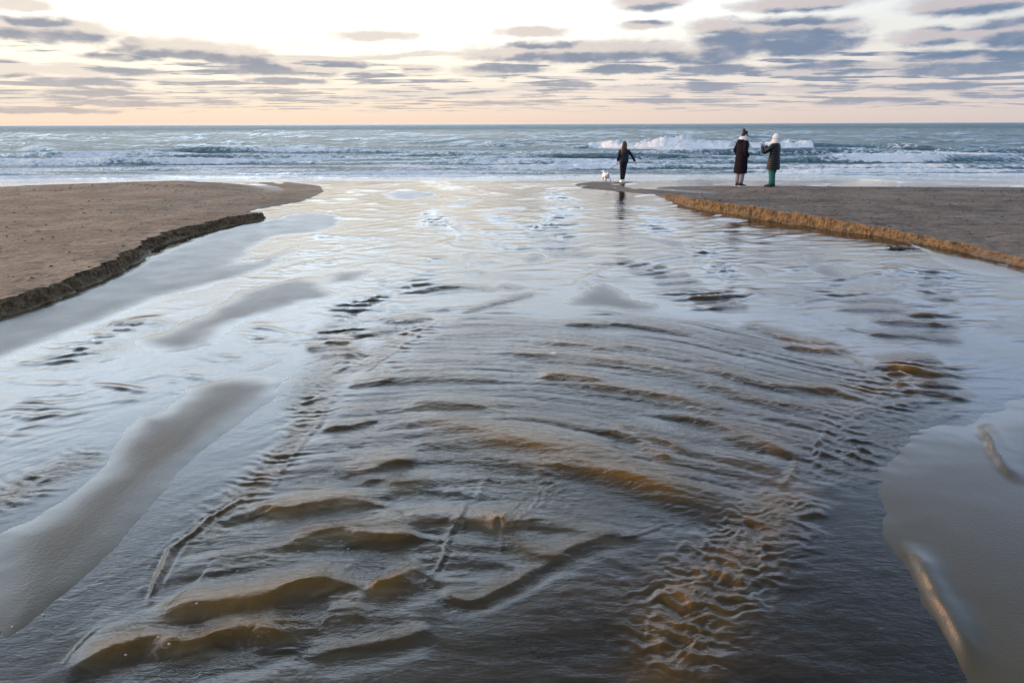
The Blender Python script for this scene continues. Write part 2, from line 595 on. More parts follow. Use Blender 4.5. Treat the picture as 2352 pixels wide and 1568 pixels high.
# ================================================================= the stream bed: traced sand bars
# polygon (traced), height of the bar above the water, edge softness in metres, wetness
BARS = [
    ([(0, 1475), (0, 1245), (90, 1192), (190, 1120), (240, 1070), (270, 1012), (310, 962), (380, 945), (440, 892), (520, 872), (575, 868),
      (640, 875), (668, 866), (640, 895), (600, 930), (530, 978), (470, 1030), (425, 1072), (380, 1130), (300, 1215), (200, 1320), (90, 1420)], .022, .05, .58),
    ([(310, 780), (420, 745), (560, 670), (680, 640), (740, 650), (775, 680), (690, 700), (560, 737), (512, 758), (482, 790), (400, 806), (340, 800)], .025, .06, .60),
    ([(-200, 790), (0, 730), (130, 690), (270, 630), (340, 590), (480, 535), (610, 505), (700, 488), (775, 492), (795, 508), (740, 535), (640, 545),
      (560, 600), (610, 590), (690, 560), (650, 600), (560, 638), (380, 682), (280, 722), (150, 772), (0, 828), (-200, 900)], .020, .08, .60),
    ([(870, 446), (920, 438), (985, 441), (1012, 449), (960, 458), (900, 459)], .022, .10, .6),
    ([(1018, 471), (1060, 462), (1105, 455), (1112, 460), (1070, 470)], .02, .06, .6),
    ([(1290, 700), (1310, 680), (1375, 650), (1420, 660), (1470, 690), (1525, 702), (1500, 716), (1400, 712)], .014, .10, .62),
    ([(730, 655), (760, 630), (850, 618), (845, 640), (800, 652)], .012, .10, .62),
    ([(1030, 615), (1060, 585), (1110, 578), (1085, 600), (1050, 618)], .014, .06, .7),
    ([(1175, 592), (1240, 582), (1262, 598), (1215, 608)], .012, .08, .62),
    ([(1668, 608), (1740, 612), (1770, 635), (1715, 640)], .012, .08, .75),
    ([(1830, 585), (1900, 582), (1925, 610), (1960, 640), (1880, 636), (1845, 612)], .012, .12, .62),
    ([(1440, 545), (1530, 548), (1600, 560), (1540, 570)], .010, .12, .62),
    ([(820, 720), (870, 690), (895, 698), (860, 725)], .012, .06, .7),
    ([(840, 730), (790, 735), (800, 760), (850, 745)], .008, .08, .62),
    ([(2018, 1082), (2060, 1040), (2150, 988), (2230, 985), (2300, 950), (2600, 880), (2800, 1700), (2330, 1640), (2255, 1560), (2212, 1480), (2165, 1392), (2105, 1282),
      (2072, 1212), (2040, 1150)], .03, .09, .86),
    ([(2090, 560), (2200, 585), (2352, 620), (2500, 660), (2500, 720), (2352, 650), (2250, 632), (2150, 600)], .012, .10, .85),
    ([(210, 830), (262, 812), (272, 820), (230, 832)], .012, .04, .6),
    ([(550, 850), (640, 818), (660, 826), (600, 850)], .010, .08, .7),
]
BARW = [(catmull(np.vstack([W(p), W(p[:1])]), 4)[:-1], h * .50, s, w) for p, h, s, w in BARS]
# small sunlit sand ridges with steep left sides: polyline, height, half width
SRIDGE = [([(2085, 1245), (2110, 1290), (2150, 1365), (2185, 1430), (2210, 1500), (2222, 1560)], .045, .045),
          ([(2258, 965), (2270, 1010), (2285, 1055), (2310, 1090), (2342, 1122)], .05, .045),
          ([(1945, 530), (2010, 540), (2085, 557), (2140, 580)], .035, .05),
          ([(1760, 518), (1790, 527)], .02, .04),
          ([(2183, 680), (2187, 700)], .03, .04)]
SRW = [(catmull(W(p), 5), h * .40, s * .62) for p, h, s in SRIDGE]


def sand_height(X, Y):
    x, y = X.ravel(), Y.ravel()
    dist = np.hypot(x, y)
    wob = 1.0
    qx = x + (.012 + .008 * dist) * fbm(x * 2.2, y * 2.2, 3, 5)
    qy = y + (.012 + .014 * dist) * fbm(x * 2.2 + 9, y * 2.2, 3, 8)
    bed = -0.034 - 0.012 * fbm(x * .9, y * .9, 3, 2)
    h = bed + 0.004 * fbm(x * 3.0, y * 6.0, 3, 21)
    for P, hw, a in BW[:12]:                            # running water has scoured its channels
        idx, sd, al, L = poly_dist(P, qx, qy, hw * 2.2)
        h[idx] -= min(.022, a * 1.6) * np.exp(-(sd / hw) ** 2)
    wet = np.ones_like(x)
    for P, hb, s, w in BARW:
        idx, sd = poly_sdf(P, qx, qy, .95)
        wd = min(.34, .10 + .38 * max(0.0, float(sd.max())))
        k = sst(-wd * 2.3, wd * .8, sd)
        crown = hb * (0.7 + 0.3 * sst(0, .5, sd)) + 0.0025 * fbm(x[idx] * .9, y[idx] * 1.5, 3, 31)
        h[idx] = np.maximum(h[idx], h[idx] * (1 - k) + crown * k)
        wet[idx] = np.minimum(wet[idx], 1 - (1 - w) * sst(-.10, .30, sd) * (1 + .22 * fbm(x[idx] * 2.4, y[idx] * 2.4, 3, 33)))
    for P, hb, s in SRW:
        idx, sd, al, L = poly_dist(P, qx, qy, s * 6)
        # polylines run away from the low left side; the sunlit flank is the steeper one
        tap = sst(0, .30 * L, al) * sst(0, .30 * L, L - al)
        ss = np.where(sd < 0, sd / s, sd / (s * 3.0))
        h[idx] += hb * np.exp(-ss ** 2) * tap
        wet[idx] = np.minimum(wet[idx], 1 - .66 * tap * np.exp(-((sd + .4 * s) / (s * .9)) ** 2) * np.clip(.8 + fbm(x[idx] * 9, y[idx] * 9, 2, 37), .3, 1))  # wetness lowered along the flank so the sunlit rim is painted orange
    return h.reshape(X.shape), wet.reshape(X.shape)


# ================================================================= the stream surface: traced ridges and ripple trains
# crest line from left to right, height, half width of the face toward the viewer; back is 2.4 times wider
RIDGES = [
    ([(350, 1392), (385, 1402), (440, 1402), (520, 1398), (600, 1383), (680, 1358), (760, 1342), (830, 1348)], .060, .055),
    ([(120, 1545), (200, 1520), (280, 1493), (350, 1476), (420, 1492), (480, 1478), (540, 1455), (630, 1458), (720, 1475)], .062, .05),
    ([(700, 1512), (760, 1494), (850, 1480), (930, 1465), (1005, 1437)], .026, .03),
    ([(630, 1262), (700, 1236), (780, 1226), (850, 1236), (930, 1234), (990, 1218)], .055, .055),
    ([(840, 1345), (900, 1345), (960, 1312), (990, 1300)], .04, .045),
    ([(575, 1158), (640, 1180), (700, 1172), (780, 1158), (850, 1160), (920, 1168)], .045, .055),
    ([(760, 1075), (830, 1086), (900, 1068), (970, 1058)], .034, .05),
    ([(800, 1112), (870, 1104), (930, 1114), (1010, 1100)], .034, .05),
    ([(1000, 1335), (1030, 1366), (1080, 1382), (1130, 1362), (1200, 1328), (1255, 1298), (1278, 1278)], .022, .022),
    ([(1120, 1205), (1160, 1232), (1210, 1266), (1275, 1283), (1330, 1252), (1400, 1232), (1480, 1222)], .022, .03),
    ([(1130, 1225), (1150, 1205), (1175, 1225)], .05, .035),
    ([(730, 988), (800, 980), (850, 970), (880, 962)], .026, .03),
    ([(790, 888), (860, 880), (920, 868)], .020, .03),
    ([(1250, 750), (1330, 747), (1420, 746), (1490, 752), (1560, 762), (1640, 776)], .034, .06),
    ([(1180, 792), (1290, 790), (1380, 800), (1450, 800), (1530, 812), (1620, 832), (1700, 852)], .026, .06),
    ([(1100, 802), (1200, 815), (1300, 818), (1420, 832), (1540, 852), (1650, 880), (1750, 908)], .026, .07),
    ([(1230, 868), (1290, 866), (1350, 874), (1400, 882)], .05, .055),
    ([(1200, 880), (1290, 882), (1380, 892), (1480, 906), (1600, 930), (1720, 950)], .035, .07),
    ([(820, 890), (950, 870), (1060, 872), (1180, 878)], .022, .08),
    ([(860, 962), (960, 968), (1050, 984), (1130, 1003), (1250, 1038), (1350, 1068), (1450, 1102), (1550, 1132), (1660, 1152), (1760, 1172)], .045, .10),
    ([(920, 930), (1010, 930), (1100, 936), (1180, 950)], .024, .05),
    ([(900, 1015), (1050, 1025), (1200, 1070), (1350, 1115)], .03, .10),
    ([(1370, 982), (1440, 1005), (1500, 1038), (1560, 1072)], .030, .04),
    ([(1400, 965), (1460, 990), (1530, 1020), (1600, 1050)], .022, .04),
    ([(1480, 945), (1600, 965), (1700, 998), (1780, 1030), (1825, 1062)], .034, .055),
    ([(1540, 820), (1660, 858), (1760, 882), (1860, 894), (1950, 905), (1980, 930)], .034, .06),
    ([(1580, 870), (1700, 908), (1800, 930), (1900, 940)], .024, .06),
    ([(1690, 742), (1740, 757), (1800, 776), (1850, 786), (1935, 790)], .034, .05),
    ([(1780, 795), (1850, 800), (1900, 806), (1950, 800)], .03, .05),
    ([(1905, 714), (1990, 711), (2080, 717), (2160, 727)], .032, .06),
    ([(1985, 742), (2080, 740), (2160, 748), (2230, 756)], .034, .06),
    ([(1975, 771), (2080, 770), (2150, 778), (2235, 787)], .024, .05),
    ([(1915, 696), (2000, 690), (2095, 697)], .018, .05),
    ([(2050, 855), (2120, 850), (2200, 858)], .030, .05), ([(2080, 882), (2150, 880), (2210, 890)], .024, .05),
    ([(2090, 912), (2160, 908), (2230, 925)], .024, .05), ([(2020, 835), (2100, 828), (2180, 832)], .018, .05),
    ([(2120, 690), (2160, 687), (2210, 690)], .02, .05), ([(2110, 672), (2150, 669), (2200, 672)], .02, .05),
    ([(2105, 655), (2150, 652), (2195, 656)], .02, .05), ([(2115, 640), (2160, 637), (2200, 641)], .018, .05),
    ([(2125, 625), (2170, 623), (2215, 628)], .016, .05),
    ([(1490, 656), (1550, 650), (1620, 645)], .032, .05), ([(1535, 673), (1590, 668), (1640, 668)], .03, .05),
    ([(1580, 690), (1640, 684), (1700, 683)], .032, .05), ([(1620, 710), (1680, 705), (1730, 705)], .032, .05),
    ([(1430, 622), (1480, 615), (1540, 612)], .03, .05), ([(1370, 602), (1410, 608), (1460, 598)], .03, .05),
    ([(1440, 632), (1500, 628), (1550, 628)], .02, .05), ([(1480, 640), (1540, 634), (1600, 634)], .02, .05),
    ([(945, 674), (1010, 662), (1080, 660), (1135, 676)], .034, .06), ([(1140, 655), (1170, 660), (1205, 668)], .024, .04),
    ([(1040, 725), (1120, 702), (1180, 686), (1240, 668)], .022, .04),
    ([(690, 804), (750, 800), (820, 808)], .034, .05), ([(740, 792), (780, 788), (810, 790)], .03, .05),
    ([(720, 818), (790, 815), (850, 806)], .024, .05), ([(870, 742), (930, 738), (990, 728)], .024, .05),
    ([(830, 770), (880, 762), (930, 752)], .022, .05), ([(245, 750), (280, 746), (315, 750)], .03, .05),
    ([(1230, 518), (1270, 514), (1320, 520)], .024, .06), ([(1230, 532), (1280, 529), (1330, 533)], .024, .06),
    ([(1210, 546), (1270, 541), (1330, 546)], .028, .07), ([(1215, 560), (1280, 555), (1340, 562)], .028, .07),
    ([(1230, 575), (1290, 570), (1350, 577)], .028, .07), ([(1250, 590), (1310, 586), (1370, 592)], .024, .07),
    ([(1290, 480), (1330, 477), (1360, 482)], .022, .08), ([(1270, 466), (1310, 463), (1340, 467)], .02, .08), ([(1250, 452), (1290, 449), (1320, 453)], .02, .08),
    ([(960, 500), (1000, 497), (1040, 502)], .026, .07), ([(970, 520), (1000, 517), (1030, 521)], .02, .07), ([(980, 535), (1010, 532), (1030, 536)], .02, .07),
    ([(1660, 560), (1690, 557), (1720, 560)], .014, .06),
]
# thin oblique lines where two sheets of water meet: polyline, height, half width
LINES = [
    ([(352, 1398), (346, 1372), (352, 1338), (382, 1282), (425, 1240), (485, 1190), (545, 1150), (590, 1128)], .045, .018),
    ([(590, 1140), (625, 1112), (680, 1042), (720, 990), (745, 950), (765, 900)], .014, .016),
    ([(790, 868), (830, 858), (890, 818), (960, 770), (1030, 722)], .016, .022),
    ([(980, 1335), (1012, 1282), (1032, 1232), (1062, 1180), (1078, 1148)], .020, .016),
    ([(1003, 1300), (1020, 1260), (1050, 1225)], .012, .012),
    ([(1145, 1292), (1148, 1240), (1168, 1190), (1205, 1128)], .014, .012),
    ([(1182, 1278), (1192, 1220), (1222, 1160), (1262, 1100)], .014, .012),
    ([(1020, 1245), (1052, 1180), (1072, 1150)], .024, .028),
    ([(1100, 1160), (1112, 1120), (1140, 1085)], .018, .03),
    ([(1300, 1180), (1322, 1145), (1340, 1120)], .012, .03), ([(1240, 1170), (1255, 1140), (1270, 1110)], .010, .02),
    ([(1790, 1120), (1820, 1085), (1832, 1052), (1815, 1030)], .024, .03),
    ([(1870, 1040), (1900, 990), (1960, 960), (2010, 925)], .012, .02),
    ([(800, 930), (840, 948), (880, 962)], .008, .01), ([(1930, 800), (1985, 850), (2020, 895)], .014, .02),
    ([(575, 1158), (620, 1178)], .02, .02), ([(1400, 1245), (1480, 1220), (1560, 1190)], .012, .015),
    ([(140, 1530), (180, 1480), (230, 1440)], .010, .012), ([(20, 1440), (90, 1390), (160, 1370), (250, 1320), (330, 1240)], .006, .012),
]
# bands of choppy running water: centre line, half width in metres, chop height
BANDS = [
    ([(2010, 820), (2060, 900), (2030, 980), (1940, 1040), (1840, 1120)], .42, .010),
    ([(1840, 1120), (1780, 1180), (1720, 1240), (1660, 1310), (1600, 1390), (1560, 1470), (1500, 1560)], .20, .016),
    ([(740, 880), (690, 985), (600, 1100), (540, 1155), (420, 1250), (370, 1310)], .11, .010),
    ([(1010, 725), (900, 795), (810, 862)], .20, .012),
    ([(800, 800), (730, 880), (700, 960)], .25, .010),
    ([(240, 1030), (130, 1085), (0, 1150), (-80, 1190)], .16, .012),
    ([(1860, 790), (1920, 800)], .20, .016),
    ([(700, 1300), (850, 1290), (1000, 1260), (1200, 1150), (1300, 1020)], .35, .004),
    ([(1100, 800), (1400, 850), (1700, 930), (1800, 1000)], .6, .004),
    ([(300, 1500), (500, 1470), (700, 1440)], .12, .006),
    ([(900, 412), (1000, 416), (1080, 436), (1160, 450)], .5, .018), ([(985, 480), (1010, 505), (1090, 535), (1180, 560)], .35, .016),
    ([(720, 590), (640, 630), (480, 720), (250, 800), (40, 880)], .30, .006), ([(1240, 415), (1290, 455), (1280, 500)], .5, .018),
    ([(880, 540), (800, 570), (700, 620)], .35, .012), ([(1590, 545), (1620, 600), (1690, 660)], .25, .014),
    ([(880, 640), (850, 690), (780, 740), (740, 790)], .22, .014), ([(1020, 570), (1040, 540), (1030, 510)], .2, .014),
    ([(1390, 600), (1360, 640), (1330, 680)], .2, .012), ([(300, 735), (200, 790), (0, 860)], .2, .010),
    ([(1980, 560), (2050, 640), (2000, 700)], .3, .006),
]
CENTRE = [(790, 870), (1030, 720), (1150, 700), (1250, 730), (1480, 720), (1650, 730), (1790, 760), (1950, 790), (2030, 900), (1990, 1000), (1800, 1130), (1750, 1180), (1500, 1240), (1270, 1290),
          (1000, 1400), (950, 1520), (800, 1600), (0, 1620), (140, 1530), (345, 1400), (420, 1240), (590, 1130), (740, 960)]
# trains of standing ripples lying across a channel: centre line, half width, wave length, height
TRAINS = [
    ([(750, 870), (690, 985), (600, 1100), (540, 1155), (430, 1250)], .14, .075, .0042), ([(1010, 725), (900, 795), (810, 862)], .18, .11, .006),
    ([(2000, 810), (2060, 900), (2030, 980), (1940, 1040), (1840, 1120)], .40, .13, .0058), ([(1840, 1120), (1780, 1180), (1720, 1240), (1660, 1310), (1600, 1390), (1550, 1470), (1490, 1570)], .17, .085, .0042),
    ([(250, 1020), (130, 1085), (0, 1150), (-80, 1190)], .16, .09, .0055),
    ([(1380, 595), (1470, 618), (1560, 652), (1640, 688), (1730, 718)], .50, .30, .016), ([(1270, 430), (1295, 475), (1270, 520), (1275, 560), (1320, 605)], .50, .40, .020),
    ([(2165, 612), (2158, 655), (2165, 700)], .45, .24, .014), ([(2040, 680), (2090, 740), (2110, 800)], .60, .36, .016), ([(985, 475), (1000, 510), (1010, 545)], .40, .34, .018),
    ([(880, 630), (830, 690), (770, 760), (730, 825)], .36, .21, .014), ([(2110, 815), (2150, 870), (2160, 940)], .42, .24, .014), ([(300, 722), (180, 790), (40, 870)], .34, .20, .009),
    ([(760, 530), (690, 590), (560, 660), (440, 720)], .36, .26, .010), ([(1000, 590), (960, 640), (1010, 690)], .5, .32, .014), ([(1600, 540), (1640, 600), (1720, 660)], .35, .30, .014),
    ([(1120, 480), (1180, 520), (1150, 580), (1200, 640)], .55, .40, .016), ([(1850, 610), (1900, 660), (1960, 700)], .4, .3, .010), ([(1480, 470), (1500, 520), (1560, 560)], .5, .42, .014),
    ([(640, 740), (560, 800), (470, 850)], .3, .17, .007), ([(150, 900), (60, 960), (-40, 1010)], .3, .15, .006), ([(930, 400), (1010, 425), (1080, 440)], .6, .5, .016)]


def amp_k(p):
    v = max(q[1] for q in p)
    return .85 if v > 1050 else (.75 if v > 735 else .62)


def wid_k(p):
    v = max(q[1] for q in p)
    return 1.1 if v > 735 else 1.0


RW = [(catmull(W(p), 5), a * amp_k(p), w * wid_k(p)) for p, a, w in RIDGES]
LW = [(catmull(W(p), 5), a, w * .8) for p, a, w in LINES]
BW = [(catmull(W(p), 5), a, w) for p, a, w in BANDS]
TW = [(catmull(W(p), 6), a, lam, w) for p, a, lam, w in TRAINS]
CW = W(CENTRE)


def stream_height(X, Y):
    x, y = X.ravel(), Y.ravel()
    n = len(x)
    dist = np.hypot(x, y)
    h = np.zeros(n)
    chop = np.zeros(n)
    wx = x + 0.035 * fbm(x * 4, y * 4, 3, 41)
    wy = y + 0.030 * (0.4 + dist * .12) * fbm(x * 2.6, y * 2.6, 3, 45)
    # the rippled sheet in the middle: long uneven cross ridges
    idx, sd = poly_sdf(CW, wx, wy, 1.0)
    m = np.zeros(n)
    m[idx] = sst(-.10, .35, sd)
    q_ = y + .17 * (x + .4) ** 2 + .10 * fbm(x * .8, y * .8, 2, 51)
    r1 = pn(x * .55, q_ * 4.2, 55)
    r2 = pn(x * .9 + 4, q_ * 8.5, 58)
    r3 = pn(x * 2.2 + 9, q_ * 19, 59)
    big_ = np.clip(.55 + 1.2 * pn(x * .5, y * .6, 53), .15, 1.2)
    h += m * (0.028 * r1 * big_ + 0.012 * r2 + .0042 * r3)
    chop = np.maximum(chop, m * (.22 + .25 * fbm(x * 1.2, y * 2.0, 2, 61)))
    # short chop riding on it
    nn = np.nonzero((m > .01) & (dist < 9))[0]
    px, py = x[nn], y[nn]
    tx, ty = px + .02 * pn(px * 11, py * 11, 62), py + .02 * pn(px * 11 + 3, py * 11, 63)
    amp = (.0020 + .0032 * np.clip(fbm(px * 1.4, py * 1.9, 2, 66) + .2, 0, 1))
    h[nn] += m[nn] * amp * ((.5 - 2 * np.abs(pn(tx * 6.5, ty * 13, 67))) + .55 * (.5 - 2 * np.abs(pn(tx * 15, ty * 26, 68))) + .35 * pn(tx * 34, ty * 48, 69))
    # quiet undulation everywhere, finer cross ripples here and there
    h += 0.0035 * fbm(x * 1.3, y * 3.2, 3, 65)
    # flow-aligned ribs on the smooth sheets to the left, cross ripples on those to the right
    ca, sa = math.cos(R(52)), math.sin(R(52))
    f1, f2 = x * ca + y * sa, -x * sa + y * ca
    left = sst(.2, -1.0, x + .10 * y) * (1 - m)
    h += left * (.0045 * fbm(f1 * .8, f2 * 5.0, 3, 66) + .0022 * pn(f1 * 2.2, f2 * 14, 68)) * (.5 + .05 * dist)
    h += (1 - left) * (1 - m) * .0030 * fbm(x * 1.5, y * 7.0, 3, 69) * (.6 + .06 * dist)
    chop = np.maximum(chop, .05 + .05 * pn(x * .8, y * .8, 70) + .07 * sst(4.5, 3.0, dist))
    nn = np.nonzero((dist < 5.0) & (m < .95))[0]
    px, py = x[nn], y[nn]
    tx, ty = px + .08 * pn(px * 3, py * 3, 73), py + .08 * pn(px * 3 + 7, py * 3, 74)
    h[nn] += (1 - m[nn]) * sst(5.0, 3.4, dist[nn]) * sst(-.6, .6, px) * (.0024 * fbm(tx * 5, ty * 8, 3, 76) + .0022 * (.4 - np.abs(pn(tx * 3.2 + ty * 2.2, ty * 4.2 - tx, 78)) * 2))
    pat = sst(.02, .34, fbm(x * .55, y * .8, 3, 71))
    ds = 1.0 / (.55 + .060 * dist)
    dash = sst(.08, .46, pn(x * 1.7 * ds, (y + .25 * pn(x * .8, y * .8, 3)) * 6.0 * ds, 75)) + .5 * sst(.15, .5, pn(x * 3.2 * ds, y * 11 * ds, 77))
    h += (.30 + .70 * pat) * sst(3.2, 7, dist) * (.008 + .0011 * dist) * dash * (1 - m)
    chop = np.maximum(chop, pat * .14 * sst(4, 9, dist))
    for P, hw, a in BW:
        idx, sd, al, L = poly_dist(P, wx, wy, hw * 2.2)
        k = np.exp(-(sd / hw) ** 2 * 1.1) * sst(-.02, .12 * L + .05, al) * sst(-.02, .12 * L + .05, L - al)
        px, py = x[idx], y[idx]
        ks = 1.0 / (.62 + .11 * dist[idx])
        px, py = px * ks, py * ks
        tx, ty = px + .06 * fbm(px * 5, py * 5, 2, 81), py + .06 * fbm(px * 5 + 5, py * 5, 2, 83)
        env = .35 + 1.3 * np.clip(fbm(px * 2.3, py * 2.3, 2, 84) + .25, 0, 1)
        rp = (0.55 - np.abs(pn(tx * 4.5, ty * 10.5, 85)) * 2) * env + 0.55 * (0.5 - np.abs(pn(tx * 11, ty * 21, 87)) * 2) * (.4 + env * .6) + .3 * pn(tx * 27, ty * 40, 88)
        h[idx] += a * k * rp * (1.15 + .8 * sst(5, 10, dist[idx]))
        chop[idx] = np.maximum(chop[idx], k * min(.36, .16 + a * 13) * (1 - .8 * sst(4.5, 9, dist[idx])))
    for P, hw, lam, a in TW:
        idx, sd, al, L = poly_dist(P, wx, wy, hw * 2.2)
        px, py = x[idx], y[idx]
        k = np.exp(-(sd / hw) ** 2) * sst(0, .2 * L, al) * sst(0, .2 * L, L - al)
        bow = .35 * (sd / hw) ** 2 * lam                    # crests bow downstream
        ph = 2 * np.pi * (al + bow) / lam + 3.2 * pn(px * 1.6 / lam * .3, py * 1.6 / lam * .3, 102) + 2.2 * pn(sd / hw * 1.7, al / lam * .5, 103) + 1.6 * pn(px * 7, py * 7, 105)
        env = np.clip(.45 + 1.9 * fbm(px / lam * .32, py / lam * .32, 2, 104), 0, 1.4)
        h[idx] += 2.1 * a * k * env * (((1 + np.sin(ph)) * .5) ** 1.6 - .35)
    for P, a, w in RW:
        idx, sd, al, L = poly_dist(P, wx, wy, w * 9)
        tap = sst(0, .24 * L, al) * sst(0, .24 * L, L - al)
        mod = .9 + .4 * pn(al * 2.0, np.full_like(al, a * 900), 91)
        # camera side is the negative side of a left-to-right line
        g_ = np.where(sd < 0, np.exp(-(np.abs(sd) / w) ** 1.3), np.exp(-(np.abs(sd) / (w * 2.4)) ** 1.25))
        tr_ = np.exp(-((sd + 2.3 * w) / (1.5 * w)) ** 2)
        px, py = x[idx], y[idx]
        det = 1 + .06 * pn(px * 10, py * 10, 93)
        h[idx] += a * tap * mod * (g_ * det - .42 * tr_)
        chop[idx] = np.maximum(chop[idx], tap * np.exp(-(sd / (w * 3.5)) ** 2) * .42)
    for P, a, w in LW:
        idx, sd, al, L = poly_dist(P, wx, wy, w * 7)
        tap = sst(0, .2 * L, al) * sst(0, .2 * L, L - al)
        h[idx] += .24 * a * tap * (np.exp(-(sd / w) ** 2) * (1 + .35 * pn(al * 18, sd * 10, 95)) + .25 * np.cos(sd / w * 1.6) * np.exp(-(sd / (w * 3.2)) ** 2))
        chop[idx] = np.maximum(chop[idx], tap * np.exp(-(sd / (w * 3)) ** 2) * .25)
    return h.reshape(X.shape), np.clip(chop, 0.0, 1).reshape(X.shape)


def fan(n_mid, n_side):
    # finer steps ahead, coarser to the sides
    return np.concatenate([np.linspace(R(-64), R(-41), n_side, endpoint=False), np.linspace(R(-41), R(41), n_mid), np.linspace(R(41), R(64), n_side + 1)[1:]])


# sand bed
rr = rows_geo(1.05, 30.0, .0054)
aa = fan(410, 45)
RRg, AAg = np.meshgrid(rr, aa, indexing='ij')
X, Y = RRg * np.sin(AAg), RRg * np.cos(AAg)
Zs, WETs = sand_height(X, Y)
Zs -= .25 * sst(23.5, 27.5, Y)
structure(grid_obj('wet_sand', X, Y, Zs, M_WET, {'wet': WETs}))
# water
rr = np.concatenate([rows_geo(1.1, 7.0, .0031), rows_geo(7.0, 29.0, .0046)[1:]])
aa = fan(650, 60)
RRg, AAg = np.meshgrid(rr, aa, indexing='ij')
X, Y = RRg * np.sin(AAg), RRg * np.cos(AAg)
Zw, CH = stream_height(X, Y)
Zb, _ = sand_height(X, Y)
dep = Zw - Zb
# thin water feels the bed: flatten the waves where it runs shallow over bars
Zw = Zw * (0.25 + .75 * sst(.004, .04, dep))
shore_n = fbm(X * .35, Y * .35, 3, 101)
Zw -= .12 * sst(25.0, 28.5, Y + 1.2 * shore_n)
dep = np.clip(Zw - Zb, 0, 1)
structure(grid_obj('stream_water', X, Y, Zw, M_STREAM, {'chop': CH, 'depth': dep}))

# ================================================================= the two beaches with cut banks
def bank(name, foot, side, shore, tilt, near_ext):
    """foot: (u, v, bank height) along the toe of the scarp, near to far; side +1 = beach lies to the right"""
    F = np.array([[*at(u, v)[:2], h] for u, v, h in foot])
    F = np.vstack([near_ext, F]) if len(near_ext) else F
    # fine samples along the toe
    seg = np.hypot(np.diff(F[:, 0]), np.diff(F[:, 1]))
    s = np.concatenate([[0], np.cumsum(seg)])
    ns = int(s[-1] / .027)
    ss = np.linspace(0, s[-1], ns)
    fx, fy, fh = (np.interp(ss, s, F[:, k]) for k in range(3))
    k = np.ones(9) / 9
    fx = np.convolve(np.pad(fx, 4, 'edge'), k, 'valid')
    fy = np.convolve(np.pad(fy, 4, 'edge'), k, 'valid')
    # toe wanders in bites and spurs
    fh = fh * (1 + np.clip((fh - .05) / .05, 0, 1) * (.38 * pn(ss * 1.5, ss * 0, 117) + .10 * pn(ss * 7.5, ss * 0, 118)))
    bite = .10 * fbm(ss * .8, ss * 0 + side, 3, 111) + .11 * np.abs(pn(ss * 3.1, ss * 0, 114)) + .05 * pn(ss * 8, ss * 0 + 3, 116)
    fx = fx + side * bite * np.clip(fh / .12, 0, 1)
    # across: apron, wall, lip, top
    wall_t = np.linspace(0, 1, 16)
    top_d = np.concatenate([[.012, .03, .06], .06 + np.cumsum(.05 * 1.055 ** np.arange(95))])
    cols = 5 + len(wall_t) + len(top_d)
    X = np.zeros((ns, cols)); Y = np.zeros((ns, cols)); Z = np.zeros((ns, cols)); FACE = np.zeros((ns, cols)); WET = np.zeros((ns, cols))
    j = 0
    slump = np.clip(pn(ss * 1.3, ss * 0 + 7, 121) + .1, 0, 1)
    for t_ in np.linspace(0, 1, 5):                       # apron of slumped sand
        X[:, j] = fx + side * (-.10 - .18 * slump + (.10 + .18 * slump) * t_)
        Z[:, j] = -.06 + (.06 + .10 * slump * fh / .25 + .012) * t_ ** 1.2
        Y[:, j] = fy
        FACE[:, j] = np.clip((fh - .06) / .06, 0, 1); WET[:, j] = .85 - .4 * t_
        j += 1
    z0 = Z[:, 4].copy()
    for t_ in wall_t:                                     # fluted wall
        flute = .11 * np.abs(pn(ss * 6.0, ss * 0 + t_ * .8, 131)) + .035 * pn(ss * 15, ss * 0 + t_ * 2.2, 133) + .09 * np.clip(pn(ss * 2.6, ss * 0 + t_ * 1.5, 135), 0, 1)
        crumb = .020 * pn(ss * 24, ss * 0 + t_ * 8, 137)
        X[:, j] = fx + side * ((.055 * t_ + flute + crumb) * np.clip(fh / .1, .15, 1) + (1 - np.clip(fh / .1, 0, 1)) * 1.6 * t_) + side * .05 * slump * (t_ ** .5)
        Z[:, j] = z0 + (fh - z0) * (t_ ** .9)
        Y[:, j] = fy + .010 * pn(ss * 9, ss * 0 + t_ * 3, 139)
        FACE[:, j] = np.clip((fh - .06) / .06, 0, 1) * (1 - sst(.93, 1.0, t_)); WET[:, j] = .35 * (1 - t_)
        j += 1
    lipx = X[:, j - 1].copy()
    for d_ in top_d:
        X[:, j] = lipx + side * d_
        Y[:, j] = fy
        x, y = X[:, j], Y[:, j]
        tex = .020 * fbm(x * .9, y * .9, 3, 141) + .020 * fbm(x * 4.5, y * 4.5, 3, 144) + .006 * np.abs(pn(x * 16, y * 16, 147))
        fht = fh + np.clip(.155 - fh, 0, 1) * sst(.3, 3.2, d_)
        Z[:, j] = fht + min(1, d_ / .12) * tex * np.clip(fht / .08, .1, 1) + tilt * min(d_, 5.0) * np.clip(fh / .1, 0, 1)
        sy = np.interp(x, shore[:, 0], shore[:, 1]) + .25 * pn(x * .5, x * 0, 149)
        fall = sst(0, 1, (y - (sy - 2.6)) / 3.2)
        Z[:, j] = Z[:, j] * (1 - fall) + fall * (-.02) - .10 * sst(sy, sy + 2.5, y)
        WET[:, j] = np.maximum(sst(-.9, -.0, y - sy), (1 - np.clip(fht / .06, 0, 1)) * .9)
        j += 1
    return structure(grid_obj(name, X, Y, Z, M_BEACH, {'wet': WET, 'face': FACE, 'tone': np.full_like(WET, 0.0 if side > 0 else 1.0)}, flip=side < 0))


def shoreline(pts):
    P = np.array([[*at(u, v)[:2]] for u, v in pts])
    return P[np.argsort(P[:, 0])]


